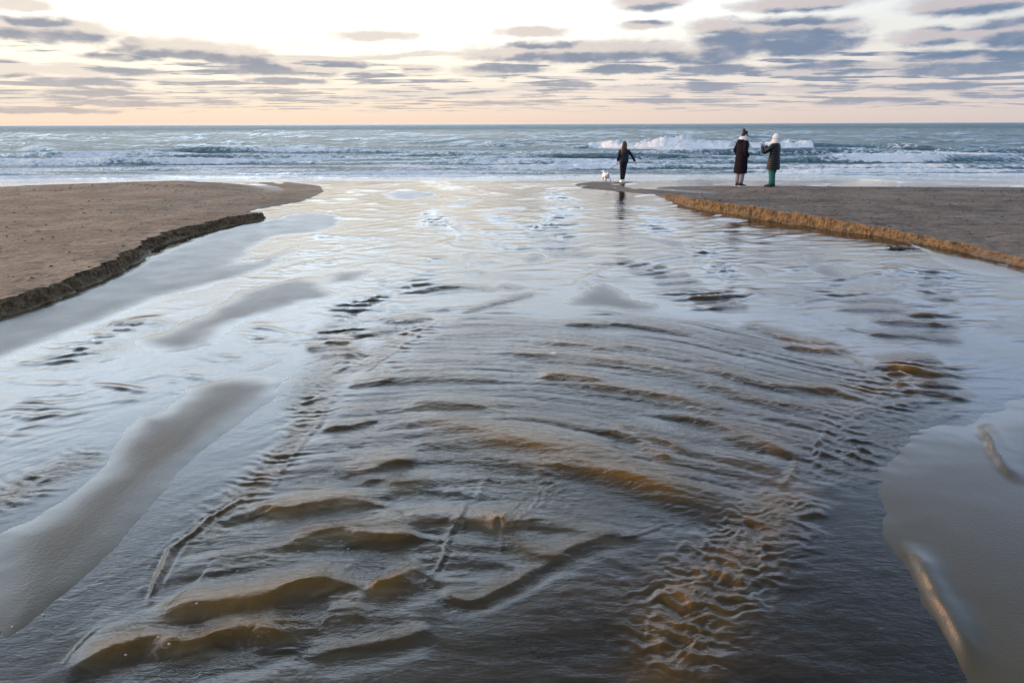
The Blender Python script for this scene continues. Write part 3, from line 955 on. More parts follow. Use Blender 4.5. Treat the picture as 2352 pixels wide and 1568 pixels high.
right_foot = [(2352, 613, .10), (2270, 594, .10), (2200, 577, .11), (2100, 558, .13), (2000, 541, .16), (1930, 531, .19), (1850, 519, .22), (1760, 507, .24), (1700, 497, .24), (1640, 487, .23),
              (1590, 477, .21), (1556, 468, .18), (1538, 459, .14), (1500, 446, .02), (1400, 437, .012), (1330, 431, .008), (1322, 424, .002), (1360, 418, .0)]
ext = np.array([[13.0, 1.0, .12], [11.0, 4.5, .12], [9.2, 7.2, .13]])
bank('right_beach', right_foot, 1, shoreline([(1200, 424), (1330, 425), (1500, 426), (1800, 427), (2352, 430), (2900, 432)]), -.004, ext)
left_foot = [(0, 728, .165), (60, 712, .165), (130, 692, .17), (200, 657, .17), (270, 627, .17), (330, 597, .17), (352, 570, .16), (400, 552, .16), (480, 531, .165), (560, 513, .165),
             (606, 505, .15), (608, 498, .10), (560, 489, .05), (600, 478, .06), (650, 470, .07), (700, 460, .06), (742, 440, .03), (735, 428, .01), (660, 419, .0)]
extl = np.array([[-9.0, 0.8, .16], [-7.2, 4.0, .165], [-6.2, 6.2, .165]])
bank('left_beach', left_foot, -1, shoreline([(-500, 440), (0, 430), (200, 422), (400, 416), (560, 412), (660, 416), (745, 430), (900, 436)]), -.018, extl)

# ================================================================= the sea
def sea_height(X, Y):
    x, y = X.ravel(), Y.ravel()
    n = len(x)
    h = np.zeros(n)
    foam = np.zeros(n)
    wob = 1.6 * fbm(x * .05, y * .05, 3, 201) + .35 * fbm(x * .25, y * .25, 2, 205)
    # unbroken chop and swell, growing with distance from the shore
    grow = sst(34, 75, y)
    yy = y + 2.2 * wob
    for lam, amp, sd in ((9.0, .20, 211), (5.2, .17, 213), (3.0, .09, 215)):
        env = np.clip(.25 + 1.6 * pn(x / (lam * 2.6), y / (lam * 1.5), sd), 0, 1.2)
        ph = 2 * np.pi * (yy / lam + .6 * pn(x / (lam * 3), y / (lam * 3), sd + 1))
        h += grow * amp * env * ((1 + np.sin(ph)) * .5) ** 1.8 * 2
    h += (.02 + .05 * grow) * fbm(x * .55, y * 1.1, 3, 221) + .015 * fbm(x * 2.2, y * 3.5, 2, 225)
    # rows of surf: base distance, height, foam strength, crest breadth, x extent
    rows = [(27.8, .09, 1.1, .36, None), (29.8, .17, 1.1, .42, None), (32.6, .27, 1.15, .5, None), (37.5, .36, 1.0, .65, None), (42.0, .34, .9, .6, None), (46.5, .36, .8, .7, None), (51.0, .34, .7, .7, None)]
    for q, (y0, a, fo, w, ext_) in enumerate(rows):
        cy = y0 + 1.1 * pn(x * .06, x * 0 + q * 7, 231 + q) * (1 + .2 * q) + .35 * pn(x * .35, x * 0 + q, 236) + .12 * pn(x * 1.3, x * 0 + q, 238)
        env = np.clip(.62 + 1.3 * pn(x * .075, x * 0 + q * 3.3, 241 + q), .12, 1.25)
        br = np.clip(.62 + 1.7 * pn(x * .11, x * 0 + q * 5.1, 251 + q) + (.3 if q < 3 else 0), 0, 1)
        s = y - cy                                       # negative: shoreward face
        g_ = np.where(s < 0, np.exp(-(s / (w * .55)) ** 2), np.exp(-(s / (w * 1.9)) ** 2))
        lump = 1 + br * (.30 * fbm(x * 2.2, y * 2.6, 3, 261))
        h += a * env * g_ * lump
        fm = np.where(s < 0, np.exp(-(s / (w * 1.1)) ** 2), np.exp(-(s / (w * 1.2)) ** 2)) * fo * br * env
        foam = np.maximum(foam, fm)
        # spent foam drifting behind and ahead
        foam = np.maximum(foam, .50 * fo * np.exp(-((s + 1.6) / 1.8) ** 2) * np.clip(.6 + pn(x * .3, y * .9, 265 + q), 0, 1))
    # the big breaker behind the people, and a green shoulder to its right
    B = W([(1300, 345), (1372, 344), (1420, 345), (1520, 346), (1620, 346), (1700, 347), (1800, 347), (1850, 347), (1960, 347), (2100, 349), (2250, 352), (2352, 352), (2500, 353)])
    cy = np.interp(x, B[:, 0], B[:, 1]) + .25 * pn(x * .5, x * 0, 271)
    U = lambda u: at(u, 346).x
    env = np.interp(x, [U(1290), U(1340), U(1400), U(1460), U(1520), U(1570), U(1620), U(1700), U(1780), U(1850), U(1900), U(2050), U(2130), U(2250), U(2352), U(2480)],
                    [0, .35, .62, .50, .75, .95, .62, .60, .62, .72, .60, .42, .28, .42, .50, .3])
    br = np.interp(x, [U(1340), U(1375), U(1430), U(1490), U(1530), U(1620), U(1660), U(1690), U(1710), U(1720), U(1845), U(1856), U(2480)], [0, 1, .9, .75, 1, 1, .7, .2, .4, 1, 1, 0, 0])
    s = y - cy
    w = .9
    plume = 1 + br * (.55 * fbm(x * 1.1, y * 1.6, 3, 281) + .5 * fbm(x * 3.5, y * 4.5, 3, 284))
    h += env * .95 * np.where(s < 0, np.exp(-(s / (w * .6)) ** 2), np.exp(-(s / (w * 1.6)) ** 2)) * plume
    foam = np.maximum(foam, br * np.exp(-(s / (w * 1.3)) ** 2) * 1.15)
    foam = np.maximum(foam, .75 * br * np.exp(-((s + 1.6) / 1.3) ** 2))
    # shorter crests farther out on the left
    for (u, v, hw, a) in ((680, 304, 50, .55), (90, 345, 40, .5), (200, 308, 40, .4), (100, 318, 50, .35), (330, 320, 40, .35), (260, 318, 50, .3), (700, 338, 60, .25), (1130, 336, 70, .45), (1080, 330, 60, .4), (1200, 303, 40, .4), (2000, 318, 60, .4), (1450, 316, 50, .35)):
        c = at(u, v + 3)
        wx_ = hw * c.length / FPX
        sx, sy = x - c.x, y - c.y + .6 * pn(x * .2, x * 0, 291)
        ww = .9 + c.y * .010
        h += a * np.exp(-(sx / wx_) ** 2) * np.where(sy < 0, np.exp(-(sy / (ww * .6)) ** 2), np.exp(-(sy / (ww * 1.7)) ** 2))
        if v > 320:
            foam = np.maximum(foam, .62 * np.exp(-(sx / wx_) ** 2) * np.exp(-((sy + .5) / ww) ** 2) * np.clip(.7 + pn(x * .4, x * 0, 293), 0, 1))
    # scattered foam streaks in the surf zone and thin sheets near the edge
    zone = sst(26.5, 29, y) * (1 - sst(46, 62, y))
    foam = np.maximum(foam, zone * np.clip(.36 + .55 * fbm(x * .12, y * .55, 3, 295), 0, .6))
    foam = np.maximum(foam, (1 - grow) * 0)
    far = sst(60, 90, y)
    foam *= (1 - .8 * far)
    lev = -.03 + .03 * sst(25, 27, y)
    return (h * sst(25.5, 28, y) + lev).reshape(X.shape), np.clip(foam, 0, 1.2).reshape(X.shape)


rr = np.concatenate([rows_geo(24.5, 62.0, .0030), rows_geo(62.0, 300.0, .0060)[1:]])
aa = np.linspace(-R(47), R(47), 560)
RRg, AAg = np.meshgrid(rr, aa, indexing='ij')
X, Y = RRg * np.sin(AAg), RRg * np.cos(AAg)
Zs_, FO = sea_height(X, Y)
Zs_ *= 1 - .85 * sst(200, 295, RRg)
far_r = np.concatenate([[320, 380, 460, 600, 800, 1100, 1600, 2500, 4000, 7000, 14000]])
Xf, Yf = np.outer(far_r, np.sin(aa)), np.outer(far_r, np.cos(aa))
X, Y = np.vstack([X, Xf]), np.vstack([Y, Yf])
Zs_ = np.vstack([Zs_, np.zeros_like(Xf)])
FO = np.vstack([FO, np.zeros_like(Xf)])
structure(grid_obj('sea', X, Y, Zs_, M_SEA, {'foam': FO, 'rough': .08 + .92 * sst(27.3, 31, Y) + 1.5 * sst(120, 320, Y)}))
#@@OBJECTS@@
# ================================================================= object helpers
def simple_mat(name, col, rough=.8, scale=40.0, var=.25, bump_s=.3, spec=.3, bd=.004, alt=None, sheen=0.0):
    m, t, out = new_mat(name)
    tcx = t.new('ShaderNodeTexCoord').outputs['Object']
    n = t.noise(tcx, scale, 4, .6)
    c = t.mix(n, t_scale(col, 1 - var), alt or t_scale(col, 1 + var))
    p = principled(t, out, **{'Base Color': c, 'Roughness': rough, 'Specular IOR Level': spec, 'Normal': bump(t, n, bump_s, bd)})
    p.inputs['Sheen Weight'].default_value = sheen
    return m


def t_scale(c, k):
    return tuple(min(1, x * k) for x in c)


def ring_bridge(bm, rings, cap=True):
    vr = [[bm.verts.new(p) for p in r] for r in rings]
    n = len(vr[0])
    for a, b in zip(vr[:-1], vr[1:]):
        for i in range(n):
            bm.faces.new((a[i], a[(i + 1) % n], b[(i + 1) % n], b[i]))
    if cap:
        bm.faces.new(vr[0][::-1])
        bm.faces.new(vr[-1])


def tube(bm, pts, radii, n=12, flat=1.0):
    pts = [Vector(p) for p in pts]
    rings = []
    ref = None
    for i, p in enumerate(pts):
        d = (pts[min(i + 1, len(pts) - 1)] - pts[max(i - 1, 0)]).normalized()
        if ref is None:
            ref = d.orthogonal().normalized()
        ref = (ref - d * ref.dot(d)).normalized()
        bi = d.cross(ref)
        r = radii[i] if isinstance(radii, (list, tuple)) else radii
        rings.append([p + ref * (math.cos(2 * math.pi * k / n) * r) + bi * (math.sin(2 * math.pi * k / n) * r * flat) for k in range(n)])
    ring_bridge(bm, rings)


def loft(bm, rings, n=24):
    ring_bridge(bm, [[Vector((cx + math.cos(2 * math.pi * k / n) * rx, cy + math.sin(2 * math.pi * k / n) * ry, cz)) for k in range(n)]
                     for cx, cy, cz, rx, ry in rings])


def ball(bm, c, r, seg=16, rot=None):
    m = Matrix.Translation(c) @ (rot.to_4x4() if rot else Matrix.Identity(4)) @ Matrix.Diagonal((*r, 1))
    bmesh.ops.create_uvsphere(bm, u_segments=seg, v_segments=max(6, seg // 2), radius=1.0, matrix=m)


def mk(name, bm, mat, parent=None, voxel=None, smooth=True, sub=0):
    bmesh.ops.recalc_face_normals(bm, faces=bm.faces)
    me = bpy.data.meshes.new(name)
    bm.to_mesh(me)
    bm.free()
    for p in me.polygons:
        p.use_smooth = smooth
    me.materials.append(mat)
    o = bpy.data.objects.new(name, me)
    COL.objects.link(o)
    if voxel:
        md = o.modifiers.new('one_surface', 'REMESH')
        md.mode = 'VOXEL'
        md.voxel_size = voxel
        md.use_smooth_shade = True
        sm = o.modifiers.new('smooth', 'SMOOTH')
        sm.iterations = 2
    if sub:
        o.modifiers.new('subdivision', 'SUBSURF').levels = sub
    if parent:
        o.parent = parent
    return o


def B():
    return bmesh.new()


def thing(o, label, cat, group=None):
    o['label'] = label
    o['category'] = cat
    if group:
        o['group'] = group
    return o


def root(name, loc, rz=0.0):
    o = bpy.data.objects.new(name, None)
    o.empty_display_size = .1
    COL.objects.link(o)
    o.location = loc
    o.rotation_euler = (0, 0, rz)
    return o


def lerp_pts(keys, n):
    """resample key rows (first value is the height) with smooth steps"""
    K = np.array(keys, float)
    t_ = np.linspace(0, 1, n)
    s_ = np.linspace(0, 1, len(K))
    return [tuple(np.interp(t_, s_, K[:, c])[i] for c in range(K.shape[1])) for i in range(n)]


bpy.context.view_layer.update()
DG = bpy.context.evaluated_depsgraph_get()


def hit(u, v, names):
    d = ray(u, v)
    best = None
    for nme in names:
        ok, loc, nor, _ = bpy.data.objects[nme].ray_cast(Vector((0, 0, CAM_H)), d)
        if ok and (best is None or loc.length < best.length):
            best = loc.copy()
    return best if best is not None else at(u, v)


def drop(x, y, names, z0=3.0):
    best = None
    for nme in names:
        ok, loc, nor, _ = bpy.data.objects[nme].ray_cast(Vector((x, y, z0)), Vector((0, 0, -1)))
        if ok and (best is None or loc.z > best.z):
            best = loc.copy()
    return best


SKIN = simple_mat('skin', (.52, .33, .25), .55, 30, .08, .1)
COAT1 = simple_mat('dark_plum_coat', (.010, .008, .013), .85, 14, .35, .5, .05, .02)
COAT2 = simple_mat('black_quilted_coat', (.005, .005, .006), .5, 12, .3, .4, .3, .01)
NAVY = simple_mat('navy_quilted_jacket', (.006, .009, .026), .55, 12, .3, .4, .25, .01)
KNIT = simple_mat('cream_knit', (.55, .55, .56), .9, 90, .16, .9, .1, .01)
HAIRB = simple_mat('brown_hair', (.075, .034, .014), .6, 60, .4, .7, .2, .01)
HAIRD = simple_mat('dark_hair', (.022, .013, .009), .6, 60, .4, .7, .2, .01)
GREY = simple_mat('grey_trousers', (.17, .16, .20), .9, 30, .2, .5, .1, .01)
TEAL = simple_mat('teal_trousers', (.022, .115, .105), .8, 18, .2, .5, .2, .012)
BLACK = simple_mat('black_cloth', (.012, .012, .014), .7, 30, .3, .3, .2)
SHOED = simple_mat('black_shoe', (.013, .013, .018), .6, 30, .3, .2)
WHITE = simple_mat('white_shoe', (.68, .66, .62), .6, 30, .1, .2)
FUR = simple_mat('white_dog_fur', (.80, .75, .68), .9, 26, .2, 1.0, .1, .03)
LEASHM = simple_mat('blue_grey_webbing', (.06, .08, .12), .6, 80, .2, .2)
GLASSD = simple_mat('black_plastic', (.008, .008, .009), .25, 20, .1, .0, .5)
WEED = simple_mat('dark_seaweed', (.018, .016, .011), .45, 60, .4, .5, .5)
SHELL = simple_mat('dark_beach_bits', (.050, .040, .032), .8, 60, .5, .3)
HULL = simple_mat('hull_paint', (.10, .09, .09), .5, 1, .1, 0)
SAIL = simple_mat('sailcloth', (.22, .17, .15), .8, 1, .1, 0)


def shoes(parent, mat, sole_mat, xs, ang=(0, 0), s=1.0, top=.10, y0=0.0):
    for x, a in zip(xs, ang):
        b = B()
        loft(b, [(0, .045 * s, .018, .042 * s, .125 * s), (0, .045 * s, .035, .045 * s, .130 * s), (0, .035 * s, .055 * s, .043 * s, .112 * s),
                 (0, .0, .075 * s, .040 * s, .068 * s), (0, -.015 * s, top * s, .038 * s, .046 * s)], 16)
        o = mk('shoe', b, mat, parent)
        o.location = (x, y0, 0)
        o.rotation_euler = (0, 0, a)
        b = B()
        loft(b, [(0, .045 * s, 0, .044 * s, .130 * s), (0, .045 * s, .008, .048 * s, .136 * s), (0, .045 * s, .022, .047 * s, .134 * s)], 16)
        mk('sole', b, sole_mat, o)


def head_shape(bm, c, s=1.0, tilt=0.0):
    """cranium, jaw, nose, ears, lips about the centre c; faces +Y"""
    q = Euler((-tilt, 0, 0)).to_matrix()
    P = lambda x, y, z: Vector(c) + q @ Vector((x * s, y * s, z * s))
    ball(bm, P(0, -.005, .025), (.074 * s, .090 * s, .090 * s), 18, q)
    ball(bm, P(0, .030, -.045), (.054 * s, .058 * s, .068 * s), 16, q)
    ball(bm, P(0, .094, -.020), (.013 * s, .020 * s, .024 * s), 10, q)
    ball(bm, P(0, .078, -.062), (.024 * s, .012 * s, .010 * s), 10, q)
    ball(bm, P(0, .070, -.100), (.024 * s, .020 * s, .018 * s), 10, q)
    for k in (-1, 1):
        ball(bm, P(k * .076 * s / s, -.002, -.015), (.010 * s, .020 * s, .032 * s), 10, q)
        ball(bm, P(k * .030, .082, .012), (.014 * s, .010 * s, .008 * s), 10, q)


def hand(bm, w, d, side, s=1.0, curl=.35, up=Vector((0, 0, 1))):
    """palm and five unequal bent fingers from wrist w along d"""
    d = Vector(d).normalized()
    lat = d.cross(up).normalized() * side
    nrm = lat.cross(d).normalized() * side
    w = Vector(w)
    tube(bm, [w - d * .02 * s, w + d * .02 * s, w + d * .055 * s, w + d * .085 * s], [.024 * s, .030 * s, .036 * s, .034 * s], 10, .55)
    for k, L in zip((-1.5, -.5, .5, 1.5), (.055, .068, .074, .064)):
        b0 = w + d * .078 * s + lat * (k * .0175 * s)
        L *= s
        p1 = b0 + d * L * .45 - nrm * L * .20 * curl * 2
        p2 = p1 + (d * .75 - nrm * curl * 1.2).normalized() * L * .32
        p3 = p2 + (d * .45 - nrm * curl * 2).normalized() * L * .25
        tube(bm, [b0 - d * .02 * s, b0, p1, p2, p3], [.0095 * s, .0095 * s, .0088 * s, .008 * s, .006 * s], 8)
    b0 = w + d * .025 * s + lat * .026 * s
    p1 = b0 + (d * .6 + lat * .7).normalized() * .035 * s
    tube(bm, [w + d * .015 * s + lat * .012 * s, b0, p1, p1 + (d * .9 + lat * .15).normalized() * .028 * s], [.013 * s, .012 * s, .010 * s, .007 * s], 8)


def quilt(keys, n, pitch, depth):
    rows = lerp_pts(keys, n)
    out = []
    for cx, cy, cz, rx, ry in rows:
        k = 1 + depth * (abs(math.sin(math.pi * cz / pitch)) - .6)
        out.append((cx, cy, cz, rx * k, ry * k))
    return out


def sleeve(bm, keys, n=26, pitch=None, depth=.12):
    P = catmull([k[:3] for k in keys], 8)
    s_ = np.linspace(0, 1, len(keys))
    r_ = np.interp(np.linspace(0, 1, len(P)), s_, [k[3] for k in keys])
    L = np.concatenate([[0], np.cumsum(np.linalg.norm(np.diff(P, axis=0), axis=1))])
    if pitch:
        L2 = np.linspace(0, L[-1], int(L[-1] / pitch * 6))
        P = np.stack([np.interp(L2, L, P[:, c]) for c in range(3)], -1)
        r_ = np.interp(L2, L, r_)
        r_ = r_ * (1 + depth * (np.abs(np.sin(np.pi * L2 / pitch)) - .6))
    tube(bm, [tuple(p) for p in P], list(r_), 14)


BEACHES = ['right_beach', 'left_beach', 'wet_sand']
# ---------------------------------------------------------------- the woman in the long coat
pA = hit(1697, 428, ['right_beach'])
A = root('person', pA, R(-76))
thing(A, 'person in long dark coat and pale scarf with hair in a bun, hands in pockets', 'person', 'people on the beach')
b = B()
head_shape(b, (.0, .045, 1.545), 1.0, .30)
tube(b, [(0, -.02, 1.30), (0, 0, 1.40), (0, .03, 1.50)], [.075, .055, .055])
loft(b, [(0, 0, .86, .15, .11), (0, 0, .98, .155, .115), (0, 0, 1.08, .125, .095), (0, 0, 1.22, .155, .105), (0, -.01, 1.34, .165, .09), (0, -.01, 1.40, .08, .06)], 18)
for k in (-1, 1):
    tube(b, [(k * .16, 0, 1.34), (k * .25, -.05, 1.10), (k * .22, .08, .92)], [.05, .042, .034])
    hand(b, (k * .22, .085, .92), (-.1 * k, .25, -1), -k, 1.0, .3, Vector((0, 1, 0)))
    tube(b, [(k * .085, 0, .90), (k * .09, .012, .50), (k * .09, -.01, .08)], [.082, .055, .038])
mk('body', b, SKIN, A, voxel=.011)
b = B()
coat = quilt([(0, 0, .40, .225, .185), (0, 0, .46, .235, .195), (0, 0, .62, .225, .185), (0, 0, .80, .215, .175), (0, 0, .95, .205, .165), (0, 0, 1.08, .198, .155),
              (0, 0, 1.20, .205, .150), (0, -.01, 1.31, .205, .135), (0, -.01, 1.37, .165, .115), (0, 0, 1.42, .105, .092)], 60, .24, .05)
loft(b, coat, 28)
for k in (-1, 1):
    sleeve(b, [(k * .165, -.005, 1.335, .082), (k * .225, -.02, 1.24, .080), (k * .27, -.055, 1.10, .074), (k * .265, -.01, 1.0, .070), (k * .225, .075, .92, .060)], 26, .17, .08)
ball(b, (0, -.105, 1.345), (.125, .070, .085), 16)
tube(b, [(-.13, -.05, 1.39), (-.08, -.13, 1.37), (0, -.15, 1.35), (.08, -.13, 1.37), (.13, -.05, 1.39)], .032)
mk('coat', b, COAT1, A, voxel=.012)
b = B()
for q in range(3):
    z = 1.400 + .034 * q
    tube(b, [(math.cos(a) * (.118 - .010 * q), .006 + math.sin(a) * (.112 - .008 * q), z + .012 * math.sin(a * 2 + q)) for a in np.linspace(0, 2 * math.pi, 20)], .034, 10)
tube(b, [(.05, .10, 1.42), (.075, .135, 1.34), (.08, .15, 1.24), (.08, .155, 1.15)], [.03, .04, .042, .034], 10, .5)
mk('scarf', b, KNIT, A, voxel=.012)
b = B()
q = Euler((-.30, 0, 0)).to_matrix()
c = Vector((0, .045, 1.545))
ball(b, c + q @ Vector((0, -.020, .040)), (.083, .092, .088), 18, q)
ball(b, c + q @ Vector((0, -.060, .0)), (.070, .050, .075), 16, q)
hr = mk('hair', b, HAIRD, A)
b = B()
ball(b, c + q @ Vector((0, -.100, .118)), (.042, .042, .042), 14)
ball(b, c + q @ Vector((.010, -.085, .145)), (.026, .026, .024), 12)
mk('bun', b, HAIRB, hr, voxel=.008)
b = B()
for k in (-1, 1):
    ball(b, c + q @ Vector((k * .034, .083, .010)), (.030, .012, .021), 12)
    tube(b, [c + q @ Vector((k * .062, .076, .014)), c + q @ Vector((k * .080, .0, .010))], .005, 6)
tube(b, [c + q @ Vector((-.03, .09, .016)), c + q @ Vector((.03, .09, .016))], .005, 6)
mk('sunglasses', b, GLASSD, A)
b = B()
for k in (-1, 1):
    tube(b, [(k * .085, 0, .60), (k * .10, .01, .45), (k * .10, .01, .30), (k * .10, -.005, .18), (k * .10, -.01, .10)], [.095, .080, .074, .070, .062], 16)
mk('trousers', b, GREY, A)
shoes(A, SHOED, WHITE, (-.105, .105), (R(8), R(-12)), 1.0, .115)

# ---------------------------------------------------------------- the woman taking a picture
pB = hit(1771, 428.5, ['right_beach'])
Bp = root('person', pB, R(42))
thing(Bp, 'person in black quilted coat, teal trousers and cream hat holding up a phone', 'person', 'people on the beach')
b = B()
head_shape(b, (0, .02, 1.43), .96, .05)
tube(b, [(0, -.02, 1.20), (0, 0, 1.28), (0, .015, 1.38)], [.075, .055, .053])
loft(b, [(0, 0, .80, .15, .115), (0, 0, .90, .155, .12), (0, 0, 1.00, .13, .10), (0, 0, 1.12, .155, .105), (0, -.01, 1.22, .16, .09), (0, -.01, 1.28, .08, .06)], 18)
PH = Vector((-.02, .43, 1.225))
for k in (-1, 1):
    el = (k * .24, .20, 1.03)
    wr = PH + Vector((k * .095, -.06, -.045))
    tube(b, [(k * .155, 0, 1.215), el, wr], [.05, .042, .030])
    hand(b, wr, Vector((-k * .35, .55, .55)), -k, .95, .75, Vector((0, 0, 1)))
    tube(b, [(k * .085, 0, .84), (k * .100, .012 + .02 * k, .42), (k * .104, -.005 + .03 * k, .18), (k * .105, -.01 + .03 * k, .08)], [.080, .050, .036, .034])
mk('body', b, SKIN, Bp, voxel=.010)
b = B()
loft(b, quilt([(0, 0, .50, .215, .185), (0, 0, .56, .222, .19), (0, 0, .70, .215, .182), (0, 0, .84, .20, .168), (0, 0, .95, .185, .150), (0, 0, 1.06, .195, .150),
               (0, 0, 1.16, .205, .142), (0, -.01, 1.23, .170, .118), (0, 0, 1.29, .112, .098), (0, 0, 1.33, .10, .09)], 96, .068, .085), 28)
for k in (-1, 1):
    wr = PH + Vector((k * .095, -.06, -.045))
    sleeve(b, [(k * .15, -.005, 1.215, .080), (k * .205, .05, 1.14, .076), (k * .245, .19, 1.035, .070), (k * .20, .27, 1.09, .062), (wr.x, wr.y, wr.z, .046)], 26, .068, .12)
mk('coat', b, COAT2, Bp, voxel=.0095)
b = B()
ball(b, (0, .0, 1.465), (.094, .108, .105), 20)
tube(b, [(math.cos(a) * .094, .002 + math.sin(a) * .106, 1.435 + .02 * math.sin(a)) for a in np.linspace(0, 2 * math.pi, 24)], .020, 10)
mk('hat', b, KNIT, Bp, voxel=.010)
b = B()
for q_ in range(3):
    tube(b, [(math.cos(a) * (.098 - .004 * q_), .008 + math.sin(a) * .098, 1.30 + .034 * q_) for a in np.linspace(0, 2 * math.pi, 20)], .027, 10)
ball(b, (0, -.035, 1.39), (.082, .07, .07), 14)
mk('scarf', b, KNIT, Bp, voxel=.011)
b = B()
for k in (-1, 1):
    tube(b, [(k * .088, 0, .72), (k * .098, .01, .52), (k * .102, .012 + .03 * k, .36), (k * .104, -.005 + .03 * k, .18), (k * .105, -.01 + .03 * k, .06)], [.098, .086, .074, .070, .076], 16)
mk('trousers', b, TEAL, Bp)
shoes(Bp, SHOED, SHOED, (-.105, .105), (R(12), R(-8)), .95, .10)
ph = root('phone', pB + Matrix.Rotation(R(42), 3, 'Z') @ PH, R(42))
thing(ph, 'dark phone held up sideways by the person in teal trousers', 'phone')
b = B()
bmesh.ops.create_cube(b, size=1.0, matrix=Matrix.Diagonal((.150, .009, .074, 1)))
bmesh.ops.bevel(b, geom=b.edges[:], offset=.0035, segments=2, affect='EDGES')
mk('case', b, GLASSD, ph)
b = B()
bmesh.ops.create_cube(b, size=1.0, matrix=Matrix.Translation((0, -.0052, 0)) @ Matrix.Diagonal((.138, .0015, .064, 1)))
mk('screen', b, simple_mat('phone_screen', (.03, .035, .045), .12, 5, .2, 0, .5), ph)
b = B()
for dx in (0, .018):
    ball(b, (.052 - dx, .0058, .018), (.007, .0025, .007), 10)
mk('camera_lens', b, GLASSD, ph)

# ---------------------------------------------------------------- the girl with the dog
pG = hit(1430.5, 418.5, ['right_beach', 'wet_sand', 'stream_water'])
G = root('person', pG, R(6))
thing(G, 'child in navy quilted jacket with long brown hair and white shoes, walking a dog', 'person', 'people on the beach')
b = B()
head_shape(b, (0, .015, 1.30), .92, .0)
tube(b, [(0, -.01, 1.08), (0, 0, 1.16), (0, .01, 1.25)], [.06, .045, .045])
loft(b, [(0, 0, .74, .125, .09), (0, 0, .84, .13, .095), (0, 0, .94, .11, .085), (0, 0, 1.04, .13, .09), (0, -.01, 1.11, .135, .075), (0, 0, 1.16, .06, .05)], 18)
LH = Vector((-.20, .07, .715))
RH = Vector((.425, .03, .70))
tube(b, [(-.13, 0, 1.10), (-.19, -.02, .90), LH], [.042, .036, .026])
hand(b, LH, (-.12, .15, -1), 1, .85, .8, Vector((1, 0, 0)))
tube(b, [(.13, 0, 1.10), (.27, -.01, .93), RH], [.042, .036, .026])
hand(b, RH, (.45, .05, -.9), -1, .85, .25, Vector((0, 1, 0)))
tube(b, [(-.065, 0, .78), (-.065, .02, .44), (-.060, -.02, .07)], [.072, .048, .032])
tube(b, [(.065, 0, .78), (.060, .05, .44), (.030, .06, .07)], [.072, .048, .032])
mk('body', b, SKIN, G, voxel=.0095)
b = B()
loft(b, quilt([(0, 0, .685, .165, .125), (0, 0, .73, .17, .13), (0, 0, .84, .165, .125), (0, 0, .94, .155, .118), (0, 0, 1.03, .165, .115), (0, -.005, 1.10, .155, .10),
               (0, 0, 1.15, .10, .08), (0, 0, 1.19, .07, .065)], 84, .045, .085), 26)
sleeve(b, [(-.125, -.005, 1.10, .062), (-.175, -.02, 1.0, .058), (-.20, -.02, .89, .052), (-.205, .03, .79, .046), (LH.x, LH.y, LH.z + .01, .036)], 26, .05, .12)
sleeve(b, [(.125, -.005, 1.10, .062), (.20, -.01, 1.01, .058), (.275, -.01, .92, .052), (.35, .01, .81, .046), (RH.x - .005, RH.y, RH.z + .01, .036)], 26, .05, .12)
ball(b, (0, -.08, 1.13), (.085, .05, .06), 14)
mk('jacket', b, NAVY, G, voxel=.0085)
b = B()
ball(b, (0, .0, 1.325), (.078, .092, .088), 18)
loft(b, [(-.075, -.085, .90, .018, .016), (-.072, -.095, .95, .050, .028), (-.055, -.100, 1.02, .075, .034), (-.035, -.092, 1.10, .085, .040), (-.015, -.070, 1.18, .088, .050),
         (-.004, -.045, 1.25, .086, .062), (0, -.02, 1.32, .080, .075), (0, -.01, 1.37, .062, .062), (0, 0, 1.402, .03, .03)], 18)
for k in range(9):
    a = -1.2 + k * .3
    tube(b, [(math.sin(a) * .072, -.03 - math.cos(a) * .045, 1.33), (math.sin(a) * .088 - .02, -.05 - math.cos(a) * .05, 1.17), (math.sin(a) * .080 - .055, -.062 - math.cos(a) * .055, 1.02),
             (math.sin(a) * .050 - .085, -.060 - math.cos(a) * .045, .90 + .03 * math.sin(k * 2.3))], [.016, .017, .014, .005], 8)
mk('hair', b, HAIRB, G, voxel=.008)
b = B()
tube(b, [(-.065, 0, .74), (-.067, .012, .60), (-.065, .02, .44), (-.062, -.002, .26), (-.060, -.02, .09)], [.086, .074, .056, .050, .038], 14)
tube(b, [(.065, 0, .74), (.063, .03, .60), (.060, .05, .44), (.046, .056, .26), (.032, .06, .09)], [.086, .074, .056, .050, .038], 14)
mk('leggings', b, BLACK, G)
shoes(G, WHITE, WHITE, (-.060, .032), (R(4), R(-4)), .86, .10, .0)

